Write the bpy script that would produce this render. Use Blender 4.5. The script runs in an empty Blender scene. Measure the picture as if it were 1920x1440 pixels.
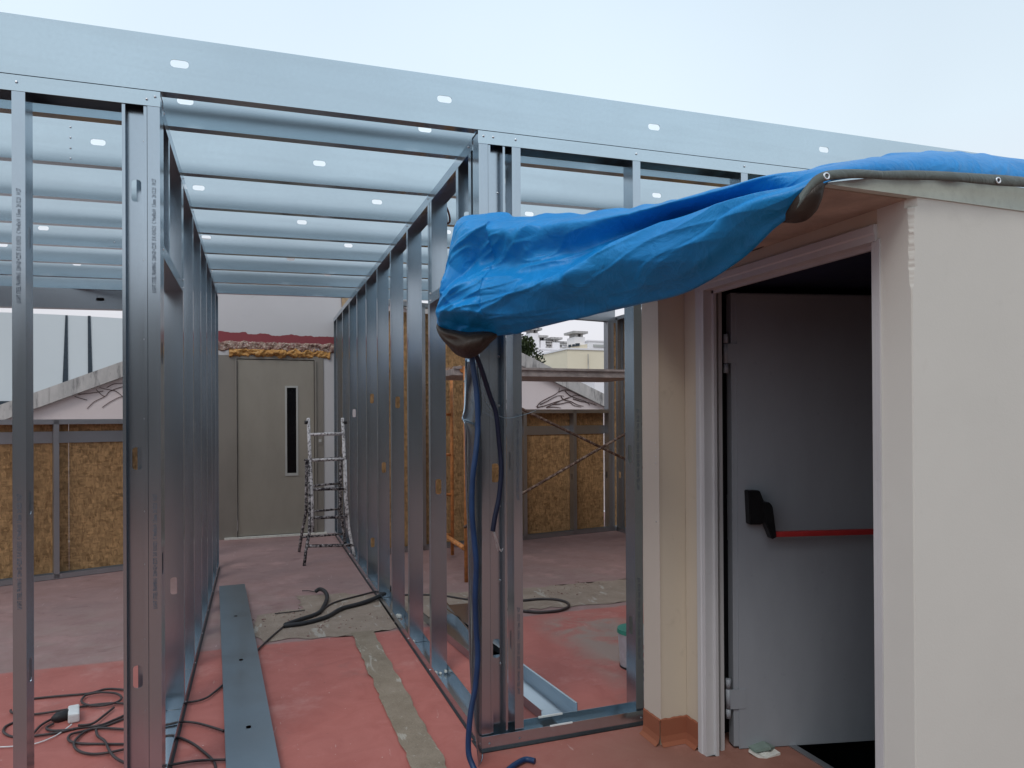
import bpy, bmesh, math, random
from mathutils import Vector, Matrix, noise
R = math.radians
rnd = random.Random(7)

# ------------------------------------------------------------------ camera, world, sun, exposure
scene = bpy.context.scene
YAW, PITCH, ROLL, CAMH = 0.3489, 0.0044, 0.0056, 1.4478
FPX, CYPX = 1320.06, 776.52
cam_data = bpy.data.cameras.new('camera')
cam = bpy.data.objects.new('camera', cam_data)
scene.collection.objects.link(cam)
scene.camera = cam
cam_data.sensor_width = 36.0
cam_data.lens = 36.0 * FPX / 1920.0
cam_data.shift_y = (CYPX - 720.0) / 1920.0
cam_data.clip_start = 0.05
cam_data.clip_end = 2000
cam.matrix_world = (Matrix.Translation((0, 0, CAMH)) @ Matrix.Rotation(-YAW, 4, 'Z')
                    @ Matrix.Rotation(math.pi / 2 + PITCH, 4, 'X') @ Matrix.Rotation(-ROLL, 4, 'Z'))

SUN_EL, SUN_AZ = R(52), R(215)      # azimuth clockwise from +Y: the sun stands behind the camera, to the left
world = bpy.data.worlds.new('World')
scene.world = world
world.use_nodes = True
wn = world.node_tree.nodes; wl = world.node_tree.links
wn.clear()
wo = wn.new('ShaderNodeOutputWorld'); bg = wn.new('ShaderNodeBackground')
sky = wn.new('ShaderNodeTexSky'); sky.sky_type = 'NISHITA'; sky.sun_disc = False
sky.sun_elevation = SUN_EL; sky.sun_rotation = SUN_AZ
sky.air_density = 1.0; sky.dust_density = 4.0; sky.ozone_density = 1.0
tc = wn.new('ShaderNodeTexCoord'); sep = wn.new('ShaderNodeSeparateXYZ')
wl.new(tc.outputs['Generated'], sep.inputs[0])
ramp = wn.new('ShaderNodeValToRGB')
ramp.color_ramp.elements[0].position = 0.0; ramp.color_ramp.elements[0].color = (8.3, 8.0, 8.6, 1)
ramp.color_ramp.elements[1].position = 0.75; ramp.color_ramp.elements[1].color = (6.7, 8.2, 9.8, 1)
e = ramp.color_ramp.elements.new(0.14); e.color = (8.5, 8.5, 9.0, 1)
e = ramp.color_ramp.elements.new(0.34); e.color = (8.4, 9.7, 10.6, 1)
wl.new(sep.outputs['Z'], ramp.inputs[0])
cn = wn.new('ShaderNodeTexNoise'); cn.inputs['Scale'].default_value = 1.1; cn.inputs['Detail'].default_value = 3
wl.new(tc.outputs['Generated'], cn.inputs['Vector'])
cmr = wn.new('ShaderNodeMapRange'); cmr.inputs['From Min'].default_value = .3; cmr.inputs['From Max'].default_value = .7
cmr.inputs['To Min'].default_value = .87; cmr.inputs['To Max'].default_value = 1.08
wl.new(cn.outputs['Fac'], cmr.inputs['Value'])
cmul = wn.new('ShaderNodeVectorMath'); cmul.operation = 'SCALE'
wl.new(ramp.outputs['Color'], cmul.inputs[0]); wl.new(cmr.outputs[0], cmul.inputs['Scale'])
mx = wn.new('ShaderNodeMixRGB'); mx.inputs['Fac'].default_value = 0.86
wl.new(sky.outputs['Color'], mx.inputs['Color1']); wl.new(cmul.outputs[0], mx.inputs['Color2'])
wl.new(mx.outputs['Color'], bg.inputs['Color'])
bg.inputs['Strength'].default_value = 0.105
wl.new(bg.outputs[0], wo.inputs[0])

sd = bpy.data.lights.new('sun', 'SUN'); sd.energy = 0.95; sd.angle = R(20); sd.color = (1, .97, .93)
sun = bpy.data.objects.new('sun', sd); scene.collection.objects.link(sun)
sdir = Vector((math.sin(SUN_AZ) * math.cos(SUN_EL), math.cos(SUN_AZ) * math.cos(SUN_EL), math.sin(SUN_EL)))
sun.rotation_euler = (-sdir).to_track_quat('-Z', 'Y').to_euler()

scene.view_settings.view_transform = 'Standard'
scene.view_settings.look = 'None'
scene.view_settings.exposure = 0.0
scene.view_settings.gamma = 1.0
scene.view_settings.use_curve_mapping = False

# ------------------------------------------------------------------ measuring helper: a sight line met with a real plane
def sight(px, py):
    u = px - 960; v = py - CYPX
    c, s = math.cos(ROLL), math.sin(ROLL)
    X = (c * u - s * v) / FPX; U = -(s * u + c * v) / FPX
    c, s = math.cos(PITCH), math.sin(PITCH)
    Y = c - s * U; Z = s + c * U
    c, s = math.cos(YAW), math.sin(YAW)
    return Vector((c * X + s * Y, -s * X + c * Y, Z))
def at(px, py, axis, val):
    d = sight(px, py); i = 'xyz'.index(axis); o = Vector((0, 0, CAMH))
    return o + d * ((val - o[i]) / d[i])
def fl(px, py, z=0.0): return at(px, py, 'z', z)

# ------------------------------------------------------------------ object helpers
COL = scene.collection
def tag(o, label=None, cat=None, group=None, kind=None):
    if label: o['label'] = label
    if cat: o['category'] = cat
    if group: o['group'] = group
    if kind: o['kind'] = kind
    return o
def thing(name, label, cat, loc=(0, 0, 0), group=None):
    o = bpy.data.objects.new(name, None); COL.objects.link(o); o.location = loc
    o.empty_display_size = .1
    return tag(o, label, cat, group)
def link(name, me, parent=None, m=None, smooth=False):
    if m is not None:
        me.materials.clear()
        for k in (m if isinstance(m, (list, tuple)) else [m]): me.materials.append(k)
    if smooth:
        for p in me.polygons: p.use_smooth = True
    o = bpy.data.objects.new(name, me); COL.objects.link(o)
    if parent is not None:
        o.parent = parent
        o.matrix_parent_inverse = Matrix.Translation(-parent.location) if parent.parent is None and parent.type == 'EMPTY' else Matrix()
    return o
def obj(name, bm, m, parent=None, smooth=False):
    me = bpy.data.meshes.new(name); bm.to_mesh(me); bm.free()
    return link(name, me, parent, m, smooth)

def V(*a): return Vector(a)
def sm(a, b, x):
    t = min(1, max(0, (x - a) / (b - a))); return t * t * (3 - 2 * t)
def box(bm, lo, hi, M=None, mi=0):
    vs = [bm.verts.new((x, y, z)) for x in (lo[0], hi[0]) for y in (lo[1], hi[1]) for z in (lo[2], hi[2])]
    if M is not None:
        for v in vs: v.co = M @ v.co
    for f in ((0, 1, 3, 2), (4, 6, 7, 5), (0, 4, 5, 1), (2, 3, 7, 6), (0, 2, 6, 4), (1, 5, 7, 3)):
        q = bm.faces.new([vs[i] for i in f]); q.material_index = mi
    return vs
def bbox(lo, hi, bev=0.0, M=None):
    bm = bmesh.new(); box(bm, lo, hi, M)
    bmesh.ops.recalc_face_normals(bm, faces=bm.faces)
    if bev: bmesh.ops.bevel(bm, geom=bm.edges[:], offset=bev, segments=2, affect='EDGES', profile=.6)
    return bm
def prism(pts, d, bm=None):
    """polygon pts (3D) pushed along vector d"""
    bm = bm or bmesh.new()
    a = [bm.verts.new(p) for p in pts]; b = [bm.verts.new(Vector(p) + Vector(d)) for p in pts]
    n = len(pts)
    fs = [bm.faces.new(a), bm.faces.new(b[::-1])]
    for i in range(n): fs.append(bm.faces.new((a[i], b[i], b[(i + 1) % n], a[(i + 1) % n])))
    bmesh.ops.triangulate(bm, faces=fs[:2])
    bmesh.ops.recalc_face_normals(bm, faces=bm.faces)
    return bm
def catmull(pts, n=8, closed=False):
    P = [Vector(p) for p in pts]; out = []
    m = len(P)
    rng = range(m if closed else m - 1)
    for i in rng:
        if closed: p0, p1, p2, p3 = P[(i - 1) % m], P[i], P[(i + 1) % m], P[(i + 2) % m]
        else: p0, p1, p2, p3 = P[max(i - 1, 0)], P[i], P[i + 1], P[min(i + 2, m - 1)]
        for k in range(n):
            t = k / n
            out.append(.5 * ((2 * p1) + (-p0 + p2) * t + (2 * p0 - 5 * p1 + 4 * p2 - p3) * t * t + (-p0 + 3 * p1 - 3 * p2 + p3) * t ** 3))
    if not closed: out.append(P[-1].copy())
    return out
def tube(bm, pts, r, seg=8, cap=True, rad=None):
    P = [Vector(p) for p in pts]; rings = []
    up = Vector((0, 0, 1))
    for i, p in enumerate(P):
        t = (P[min(i + 1, len(P) - 1)] - P[max(i - 1, 0)])
        t = t.normalized() if t.length > 1e-9 else Vector((0, 0, 1))
        if i == 0:
            a = t.cross(up); a = a.normalized() if a.length > .05 else t.cross(Vector((1, 0, 0))).normalized()
        else:
            a = a - t * a.dot(t); a = a.normalized() if a.length > 1e-6 else t.cross(Vector((1, 0, 0))).normalized()
        b = t.cross(a)
        rr = rad(i / (len(P) - 1)) if rad else r
        rings.append([bm.verts.new(p + (a * math.cos(2 * math.pi * k / seg) + b * math.sin(2 * math.pi * k / seg)) * rr) for k in range(seg)])
    for i in range(len(rings) - 1):
        for k in range(seg):
            f = bm.faces.new((rings[i][k], rings[i][(k + 1) % seg], rings[i + 1][(k + 1) % seg], rings[i + 1][k])); f.smooth = True
    if cap:
        bm.faces.new(rings[0][::-1]); bm.faces.new(rings[-1])
    return bm
def rod(p0, p1, r, seg=10, bm=None):
    bm = bm or bmesh.new(); return tube(bm, [p0, p1], r, seg)

def section(p0, p1, u, v, W, F, lip=0.012, t=0.0016, holes=(), bm=None):
    """cold-formed steel section: web of width W along u, flanges F along v, with punched holes (s, across, length, width)"""
    own = bm is None; tmp = bmesh.new()
    p0 = Vector(p0); p1 = Vector(p1); w = (p1 - p0); L = w.length; w.normalize()
    u = Vector(u).normalized(); v = Vector(v).normalized()
    holes = sorted([h for h in holes if h[2] / 2 + .02 < h[0] < L - h[2] / 2 - .02])
    br = [0.0]
    for h in holes: br += [h[0] - h[2] / 2 - .008, h[0] + h[2] / 2 + .008]
    br.append(L)
    prof = ([(lip, F)] if lip else []) + [(0, F), (0, 0), (W, 0), (W, F)] + ([(W - lip, F)] if lip else [])
    pt = lambda s, a, b: tmp.verts.new(p0 + w * s + u * a + v * b)
    webi = 2 if lip else 1
    for i in range(len(prof) - 1):
        a, b = prof[i], prof[i + 1]
        for k in range(len(br) - 1):
            s0, s1 = br[k], br[k + 1]
            if i == webi and k % 2 == 1:
                h = holes[k // 2]; n = 12
                cs = [pt(s0, 0, 0), pt(s1, 0, 0), pt(s1, W, 0), pt(s0, W, 0)]
                ring = []
                for j in range(n):
                    th = math.pi * 2 * (j + .5) / n + math.pi
                    x, y = math.cos(th), math.sin(th)
                    e = .35 if len(h) < 5 else .2
                    x = math.copysign(abs(x) ** e, x); y = math.copysign(abs(y) ** .9, y)
                    ring.append((x, y, pt(h[0] + x * h[2] / 2, h[1] + y * h[3] / 2, 0)))
                cor = lambda x, y: (0 if x < 0 else 1) if y < 0 else (3 if x < 0 else 2)
                for j in range(n):
                    A = ring[j]; B = ring[(j + 1) % n]; ca, cb = cor(A[0], A[1]), cor(B[0], B[1])
                    if ca == cb: tmp.faces.new((cs[ca], A[2], B[2]))
                    else: tmp.faces.new((cs[ca], A[2], B[2], cs[cb]))
            else:
                tmp.faces.new((pt(s0, *a), pt(s0, *b), pt(s1, *b), pt(s1, *a)))
    bmesh.ops.remove_doubles(tmp, verts=tmp.verts, dist=1e-5)
    bmesh.ops.recalc_face_normals(tmp, faces=tmp.faces)
    bmesh.ops.solidify(tmp, geom=tmp.faces[:], thickness=t)
    bmesh.ops.recalc_face_normals(tmp, faces=tmp.faces)
    if own: return tmp
    me = bpy.data.meshes.new('tmp'); tmp.to_mesh(me); tmp.free(); bm.from_mesh(me); bpy.data.meshes.remove(me)
    return bm

# ------------------------------------------------------------------ materials
class NT:
    def __init__(s, name):
        s.m = bpy.data.materials.new(name); s.m.use_nodes = True
        s.n = s.m.node_tree.nodes; s.l = s.m.node_tree.links
        s.b = s.n['Principled BSDF']
    def add(s, t, **k):
        x = s.n.new(t)
        for a, b in k.items():
            if a in x.inputs: x.inputs[a].default_value = b
            else: setattr(x, a, b)
        return x
    def mix(s, f, a, b, mode='MIX'):
        x = s.n.new('ShaderNodeMixRGB'); x.blend_type = mode
        for i, q in ((0, f), (1, a), (2, b)):
            if isinstance(q, bpy.types.NodeSocket): s.l.new(q, x.inputs[i])
            elif i == 0: x.inputs[0].default_value = q
            else: x.inputs[i].default_value = (*q, 1)
        return x.outputs[0]
    def coord(s, scale=(1, 1, 1), kind='Object', rot=(0, 0, 0)):
        t = s.n.new('ShaderNodeTexCoord'); m = s.n.new('ShaderNodeMapping')
        m.inputs['Scale'].default_value = scale; m.inputs['Rotation'].default_value = rot
        s.l.new(t.outputs[kind], m.inputs[0]); return m.outputs[0]
    def noise(s, vec, scale, detail=4, rough=.55, dist=0):
        x = s.add('ShaderNodeTexNoise', Scale=scale, Detail=detail, Roughness=rough, Distortion=dist)
        s.l.new(vec, x.inputs['Vector']); return x.outputs['Fac']
    def rng(s, v, a, b, c=0., d=1., smooth=False):
        x = s.n.new('ShaderNodeMapRange'); s.l.new(v, x.inputs[0])
        if smooth: x.interpolation_type = 'SMOOTHSTEP'
        for i, q in enumerate((a, b, c, d)): x.inputs[i + 1].default_value = q
        return x.outputs[0]
    def math(s, op, a, b=0.0, c=None):
        x = s.n.new('ShaderNodeMath'); x.operation = op
        for i, q in enumerate((a, b) if c is None else (a, b, c)):
            if isinstance(q, bpy.types.NodeSocket): s.l.new(q, x.inputs[i])
            else: x.inputs[i].default_value = q
        return x.outputs[0]
    def bump(s, h, strength=.3, dist=.01):
        x = s.add('ShaderNodeBump', Strength=strength, Distance=dist)
        s.l.new(h, x.inputs['Height']); s.l.new(x.outputs[0], s.b.inputs['Normal'])
    def out(s, col=None, rough=None, metal=None, spec=None):
        for k, q in (('Base Color', col), ('Roughness', rough), ('Metallic', metal), ('Specular IOR Level', spec)):
            if q is None: continue
            if isinstance(q, bpy.types.NodeSocket): s.l.new(q, s.b.inputs[k])
            elif k == 'Base Color': s.b.inputs[k].default_value = (*q, 1)
            else: s.b.inputs[k].default_value = q
        return s.m

def simple(name, col, rough=.6, metal=0., var=.15, scale=12, bump=.1, spec=.4):
    n = NT(name); c = n.coord()
    f = n.noise(c, scale, 5); f2 = n.noise(c, scale * 9, 3)
    col2 = tuple(x * (1 - var) for x in col); col3 = tuple(min(1, x * (1 + var)) for x in col)
    k = n.mix(n.rng(f, .35, .65), col2, col3)
    k = n.mix(n.rng(f2, .45, .75, 0, .3), k, tuple(x * .7 for x in col))
    if bump: n.bump(f2, bump, .003)
    return n.out(k, n.rng(f, .3, .7, rough - .06, rough + .06), metal, spec)

def galv(name, col=(.48, .55, .61), rough=.21, stretch=(1, 1, 1), dirt=.2, metal=.96):
    n = NT(name); c = n.coord(stretch)
    f = n.noise(n.coord((1, 1, 1)), 1.3, 3); f2 = n.noise(c, 2.2, 3, .5); f3 = n.noise(n.coord(), 70, 2, .5)
    k = n.mix(n.rng(f, .35, .7), tuple(x * .90 for x in col), col)
    k = n.mix(n.rng(f2, .45, .8, 0, dirt), k, tuple(x * .78 for x in col))
    k = n.mix(n.rng(f3, .35, .7, 0, .06), k, tuple(x * .6 for x in col))
    r = n.rng(f2, .3, .7, rough - .02, rough + .04)
    n.b.inputs['Anisotropic'].default_value = .2
    return n.out(k, r, metal, .5)
M = {}
M['galv_v'] = galv('galvanised_steel_upright', stretch=(9, 9, .6))
M['galv_x'] = galv('galvanised_steel_beam', (.555, .645, .70), stretch=(.5, 8, 8), rough=.17, dirt=.35)
M['galv_y'] = galv('galvanised_steel_track', stretch=(9, .6, 9))
M['galv_dull'] = galv('galvanised_steel_dull', (.47, .48, .50), .42, (2, 2, 2), .4)
M['galv_floor'] = galv('galvanised_steel_worn', (.33, .41, .47), .34, (2, 2, 2), .3)
M['zinc'] = simple('zinc_screw', (.6, .6, .62), .3, 1, .05, 40, 0)
M['ink'] = simple('grey_printing_ink', (.13, .16, .20), .5, .4, .1, 60, 0)
M['black_rubber'] = simple('black_rubber', (.02, .019, .021), .5, 0, .2, 30, .1)
M['dark_cord'] = simple('brown_black_cable_sheath', (.045, .035, .035), .45, 0, .3, 20, .1)
M['white_plastic'] = simple('white_plastic', (.72, .73, .72), .35, 0, .06, 20, .05)
M['black_plastic'] = simple('black_plastic', (.008, .008, .009), .45, 0, .1, 20, 0, .25)
M['blue_hose'] = simple('blue_hose', (.006, .032, .10), .42, 0, .2, 14, .05, .5)
M['navy_hose'] = simple('navy_hose', (.004, .009, .032), .42, 0, .2, 14, .05, .5)
M['grey_wire'] = simple('grey_wire', (.3, .4, .45), .4, .3, .1, 20, 0)
M['red_bar'] = simple('red_painted_bar', (.42, .035, .035), .35, 0, .08, 20, 0)
M['green_lid'] = simple('green_plastic_lid', (.03, .22, .16), .4, 0, .1, 20, 0)
M['bucket_tin'] = simple('bucket_tin', (.5, .52, .56), .35, .3, .1, 20, 0)
M['sack'] = simple('striped_sack', (.55, .53, .52), .6, 0, .1, 20, .1)
M['sack_navy'] = simple('sack_stripe_navy', (.04, .05, .16), .6, 0, .1, 20, .1)
M['sack_red'] = simple('sack_stripe_red', (.4, .06, .09), .6, 0, .1, 20, .1)
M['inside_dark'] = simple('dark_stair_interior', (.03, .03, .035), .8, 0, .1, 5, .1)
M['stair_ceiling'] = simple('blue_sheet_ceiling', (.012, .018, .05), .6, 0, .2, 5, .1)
M['mint_board'] = simple('mint_plasterboard', (.56, .63, .56), .75, 0, .06, 6, .1)
M['gypsum'] = simple('gypsum_core', (.66, .65, .60), .85, 0, .1, 25, .4)
M['grommet'] = simple('aluminium_grommet', (.75, .76, .78), .3, .9, .05, 30, 0)
M['osb_edge'] = simple('pale_timber', (.42, .30, .18), .7, 0, .2, 18, .2)
M['soffit'] = simple('bare_brown_soffit', (.46, .37, .30), .85, 0, .2, 6, .2)

def osb(name, tone=1.0):
    n = NT(name); tcn = n.coord((1, 1, 1)); last = None
    base = (.33 * tone, .195 * tone, .090 * tone)
    col = n.mix(n.rng(n.noise(tcn, 1.6, 3), .35, .65), base, tuple(x * 1.3 for x in base))
    hs = None
    for i, (sc, rot, amt) in enumerate(((8, (.3, .35, .3), .85), (10, (-.4, -.5, .2), .75), (12, (.9, 1.1, .5), .7), (15, (-1.0, -1.2, .1), .65), (19, (.3, .1, .4), .55), (26, (.8, 1.6, .1), .5))):
        m1 = n.coord((1, 1, 1), rot=rot); m2 = n.n.new('ShaderNodeMapping'); m2.inputs['Scale'].default_value = (1, 1, 3.2); n.l.new(m1, m2.inputs[0]); c = m2.outputs[0]
        d = n.add('ShaderNodeTexNoise', Scale=7, Detail=2); n.l.new(c, d.inputs['Vector'])
        vm = n.n.new('ShaderNodeVectorMath'); vm.operation = 'MULTIPLY_ADD'
        n.l.new(d.outputs['Color'], vm.inputs[0]); vm.inputs[1].default_value = (.05,) * 3; n.l.new(c, vm.inputs[2])
        vo = n.add('ShaderNodeTexVoronoi', Scale=sc); n.l.new(vm.outputs[0], vo.inputs['Vector'])
        sp = n.n.new('ShaderNodeSeparateColor'); n.l.new(vo.outputs['Color'], sp.inputs[0])
        rp = n.n.new('ShaderNodeValToRGB'); rp.color_ramp.interpolation = 'CONSTANT'
        els = rp.color_ramp.elements
        els[0].color = (base[0] * .55, base[1] * .5, base[2] * .45, 1)
        els[1].position = .10; els[1].color = (*[x * .8 for x in base], 1)
        for p, k in ((.3, 1.0), (.55, 1.3), (.78, 1.6), (.93, .62)):
            e = els.new(p); e.color = (base[0] * k, base[1] * k, base[2] * k, 1)
        n.l.new(sp.outputs[0], rp.inputs[0])
        msk = n.rng(sp.outputs[1], .45, .5, 0, amt)
        col = n.mix(msk, col, rp.outputs[0])
        hs = sp.outputs[2] if hs is None else n.math('ADD', hs, sp.outputs[2])
    n.bump(hs, .25, .003)
    return n.out(col, .7, 0, .3)
M['osb'] = osb('strand_board', 1.12)
M['osb_dark'] = osb('strand_board_weathered', .75)

def plaster(name, col, stain=.25, bump=.15, scale=1.0):
    n = NT(name); c = n.coord()
    f = n.noise(c, 1.3 * scale, 5); f2 = n.noise(c, 160, 3); f3 = n.noise(c, 6 * scale, 6, .65, .6)
    k = n.mix(n.rng(f, .35, .65), tuple(x * .94 for x in col), col)
    k = n.mix(n.rng(f3, .62, .78, 0, stain), k, tuple(x * .6 for x in (col[0], col[1] * .97, col[2] * .9)))
    g = n.noise(n.coord((1, 1, .5)), 28, 4, .7)
    k = n.mix(n.rng(g, .70, .76, 0, stain * .8), k, tuple(x * .35 for x in col))
    h = n.math('ADD', n.math('MULTIPLY', f2, .4), f3)
    n.bump(h, bump, .004)
    return n.out(k, .85, 0, .25)
M['white_wall'] = plaster('off_white_render', (.665, .65, .595), .16, .2)
M['cream_wall'] = plaster('cream_render', (.60, .525, .42), .40, .2)
M['edge_wall'] = plaster('pinkish_raw_plaster', (.60, .525, .45), .25, .2)
M['lift_wall'] = plaster('white_painted_wall', (.54, .53, .54), .25, .12)
M['base_tile'] = plaster('terracotta_skirting', (.30, .105, .058), .35, .15)
M['gable'] = plaster('pale_pink_render', (.62, .54, .53), .25, .2, .6)
M['cream_far'] = plaster('cream_far_render', (.80, .71, .55), .08, .05, .3)
M['white_far'] = plaster('white_far_render', (.82, .79, .80), .08, .05, .3)
M['rear_wall'] = plaster('dark_beige_render', (.20, .175, .15), .2, .15, .5)
M['hall_white'] = plaster('white_hall_cladding', (.60, .64, .66), .05, .05, .2)
M['slit'] = simple('dark_slit_glass', (.02, .035, .05), .3, 0, .1, 3, 0)

def coping():
    n = NT('weathered_coping_concrete'); c = n.coord((1, 1, .35))
    f = n.noise(c, 5, 6, .7); f2 = n.noise(n.coord((3, 3, .6)), 3.2, 5, .7)
    k = n.mix(n.rng(f, .35, .7), (.50, .47, .45), (.33, .32, .31))
    k = n.mix(n.rng(f2, .52, .72, 0, .85), k, (.06, .06, .065))
    n.bump(f, .4, .01); return n.out(k, .9, 0, .2)
M['coping'] = coping()

def paint(name, col, rough=.45, dirt=.12):
    n = NT(name); c = n.coord((1, 1, .4)); f = n.noise(c, 4, 5, .6); f2 = n.noise(n.coord(), 30, 4)
    k = n.mix(n.rng(f, .4, .7, 0, .5), col, tuple(x * (1 - dirt * 2) for x in col))
    k = n.mix(n.rng(f2, .66, .74, 0, dirt), k, tuple(x * .35 for x in col))
    n.bump(n.noise(n.coord(), 240, 2), .05, .001)
    return n.out(k, n.rng(f, .3, .7, rough - .05, rough + .1), 0, .4)
M['door_grey'] = paint('grey_steel_door_paint', (.30, .32, .35), .42)
M['casing'] = paint('lavender_white_gloss', (.56, .555, .56), .35)
M['lift_door'] = paint('taupe_lift_door_paint', (.29, .265, .225), .4)
M['lift_frame'] = paint('taupe_lift_frame_paint', (.235, .215, .19), .4)
M['lift_glass_trim'] = paint('pale_grey_window_trim', (.42, .42, .40), .4)
M['glass_black'] = simple('dark_lift_glass', (.003, .003, .004), .25, 0, 0, 5, 0, .25)
M['orange'] = simple('orange_scaffold_paint', (.58, .23, .075), .5, .1, .3, 18, .3)
M['scaf_deck'] = simple('weathered_scaffold_deck', (.40, .34, .32), .6, .2, .25, 14, .2)

def rusty(name, a, b, thr=.5):
    n = NT(name); f = n.noise(n.coord(), 38, 5, .7); g = n.noise(n.coord(), 12, 3)
    k = n.mix(n.rng(f, thr - .06, thr + .06), a, b); k = n.mix(n.rng(g, .5, .7, 0, .4), k, tuple(x * .4 for x in a))
    n.bump(f, .5, .004); return n.out(k, .7, .1, .3)
M['brace'] = rusty('rusty_plaster_splashed_brace', (.10, .055, .04), (.34, .25, .2), .55)
M['ladder_white'] = rusty('chipped_white_ladder', (.12, .10, .10), (.64, .61, .61), .45)
M['ladder_black'] = rusty('paint_splashed_black_ladder', (.022, .017, .02), (.42, .38, .38), .52)
M['rope'] = rusty('brown_rope', (.22, .10, .05), (.40, .28, .2), .5)

def foam(name, a, b, c_):
    n = NT(name); f = n.noise(n.coord(), 22, 5, .65); g = n.noise(n.coord(), 60, 3)
    k = n.mix(n.rng(f, .4, .6), a, b); k = n.mix(n.rng(g, .55, .65, 0, .7), k, c_)
    n.bump(f, .6, .01); return n.out(k, .85, 0, .2)
M['foam'] = foam('ochre_expanding_foam', (.50, .26, .08), (.36, .18, .06), (.58, .42, .22))
M['rubble'] = foam('broken_masonry', (.34, .25, .20), (.20, .10, .09), (.60, .55, .50))
M['redpaint'] = plaster('dark_red_paint', (.25, .06, .07), .3, .2)

def tarp(name, col, dark, sheen=.35):
    n = NT(name); c = n.coord()
    w1 = n.add('ShaderNodeTexWave', Scale=170, wave_type='BANDS', bands_direction='X')
    w2 = n.add('ShaderNodeTexWave', Scale=170, wave_type='BANDS', bands_direction='Z')
    n.l.new(c, w1.inputs['Vector']); n.l.new(c, w2.inputs['Vector'])
    f = n.noise(c, 2.5, 4); g = n.noise(c, 34, 5, .7)
    cre = n.add('ShaderNodeTexNoise', Scale=7, Detail=6, Roughness=.6, Distortion=1.2); n.l.new(c, cre.inputs['Vector'])
    ridge = n.math('ABSOLUTE', n.math('SUBTRACT', cre.outputs['Fac'], .5))
    k = n.mix(n.rng(f, .35, .65), col, dark)
    k = n.mix(n.rng(ridge, 0, .035, .22, 0), k, tuple(min(1, x * 1.35 + .03) for x in col))
    k = n.mix(n.rng(g, .62, .76, 0, .12), k, tuple(x * .5 + .02 for x in col))
    h = n.math('ADD', n.math('MULTIPLY', n.math('ADD', w1.outputs['Fac'], w2.outputs['Fac']), .02),
               n.math('ADD', n.math('MULTIPLY', g, .12), n.rng(ridge, 0, .12, 1, 0)))
    n.bump(h, .22, .008)
    return n.out(k, .42, 0, sheen)
M['tarp'] = tarp('blue_woven_tarpaulin', (.008, .255, .62), (.006, .21, .54))
M['tarp_back'] = tarp('brown_tarpaulin_underside', (.055, .042, .032), (.04, .03, .024), .25)
M['tarp_hem'] = tarp('grey_green_tarpaulin_hem', (.105, .12, .105), (.085, .095, .085), .3)

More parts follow.
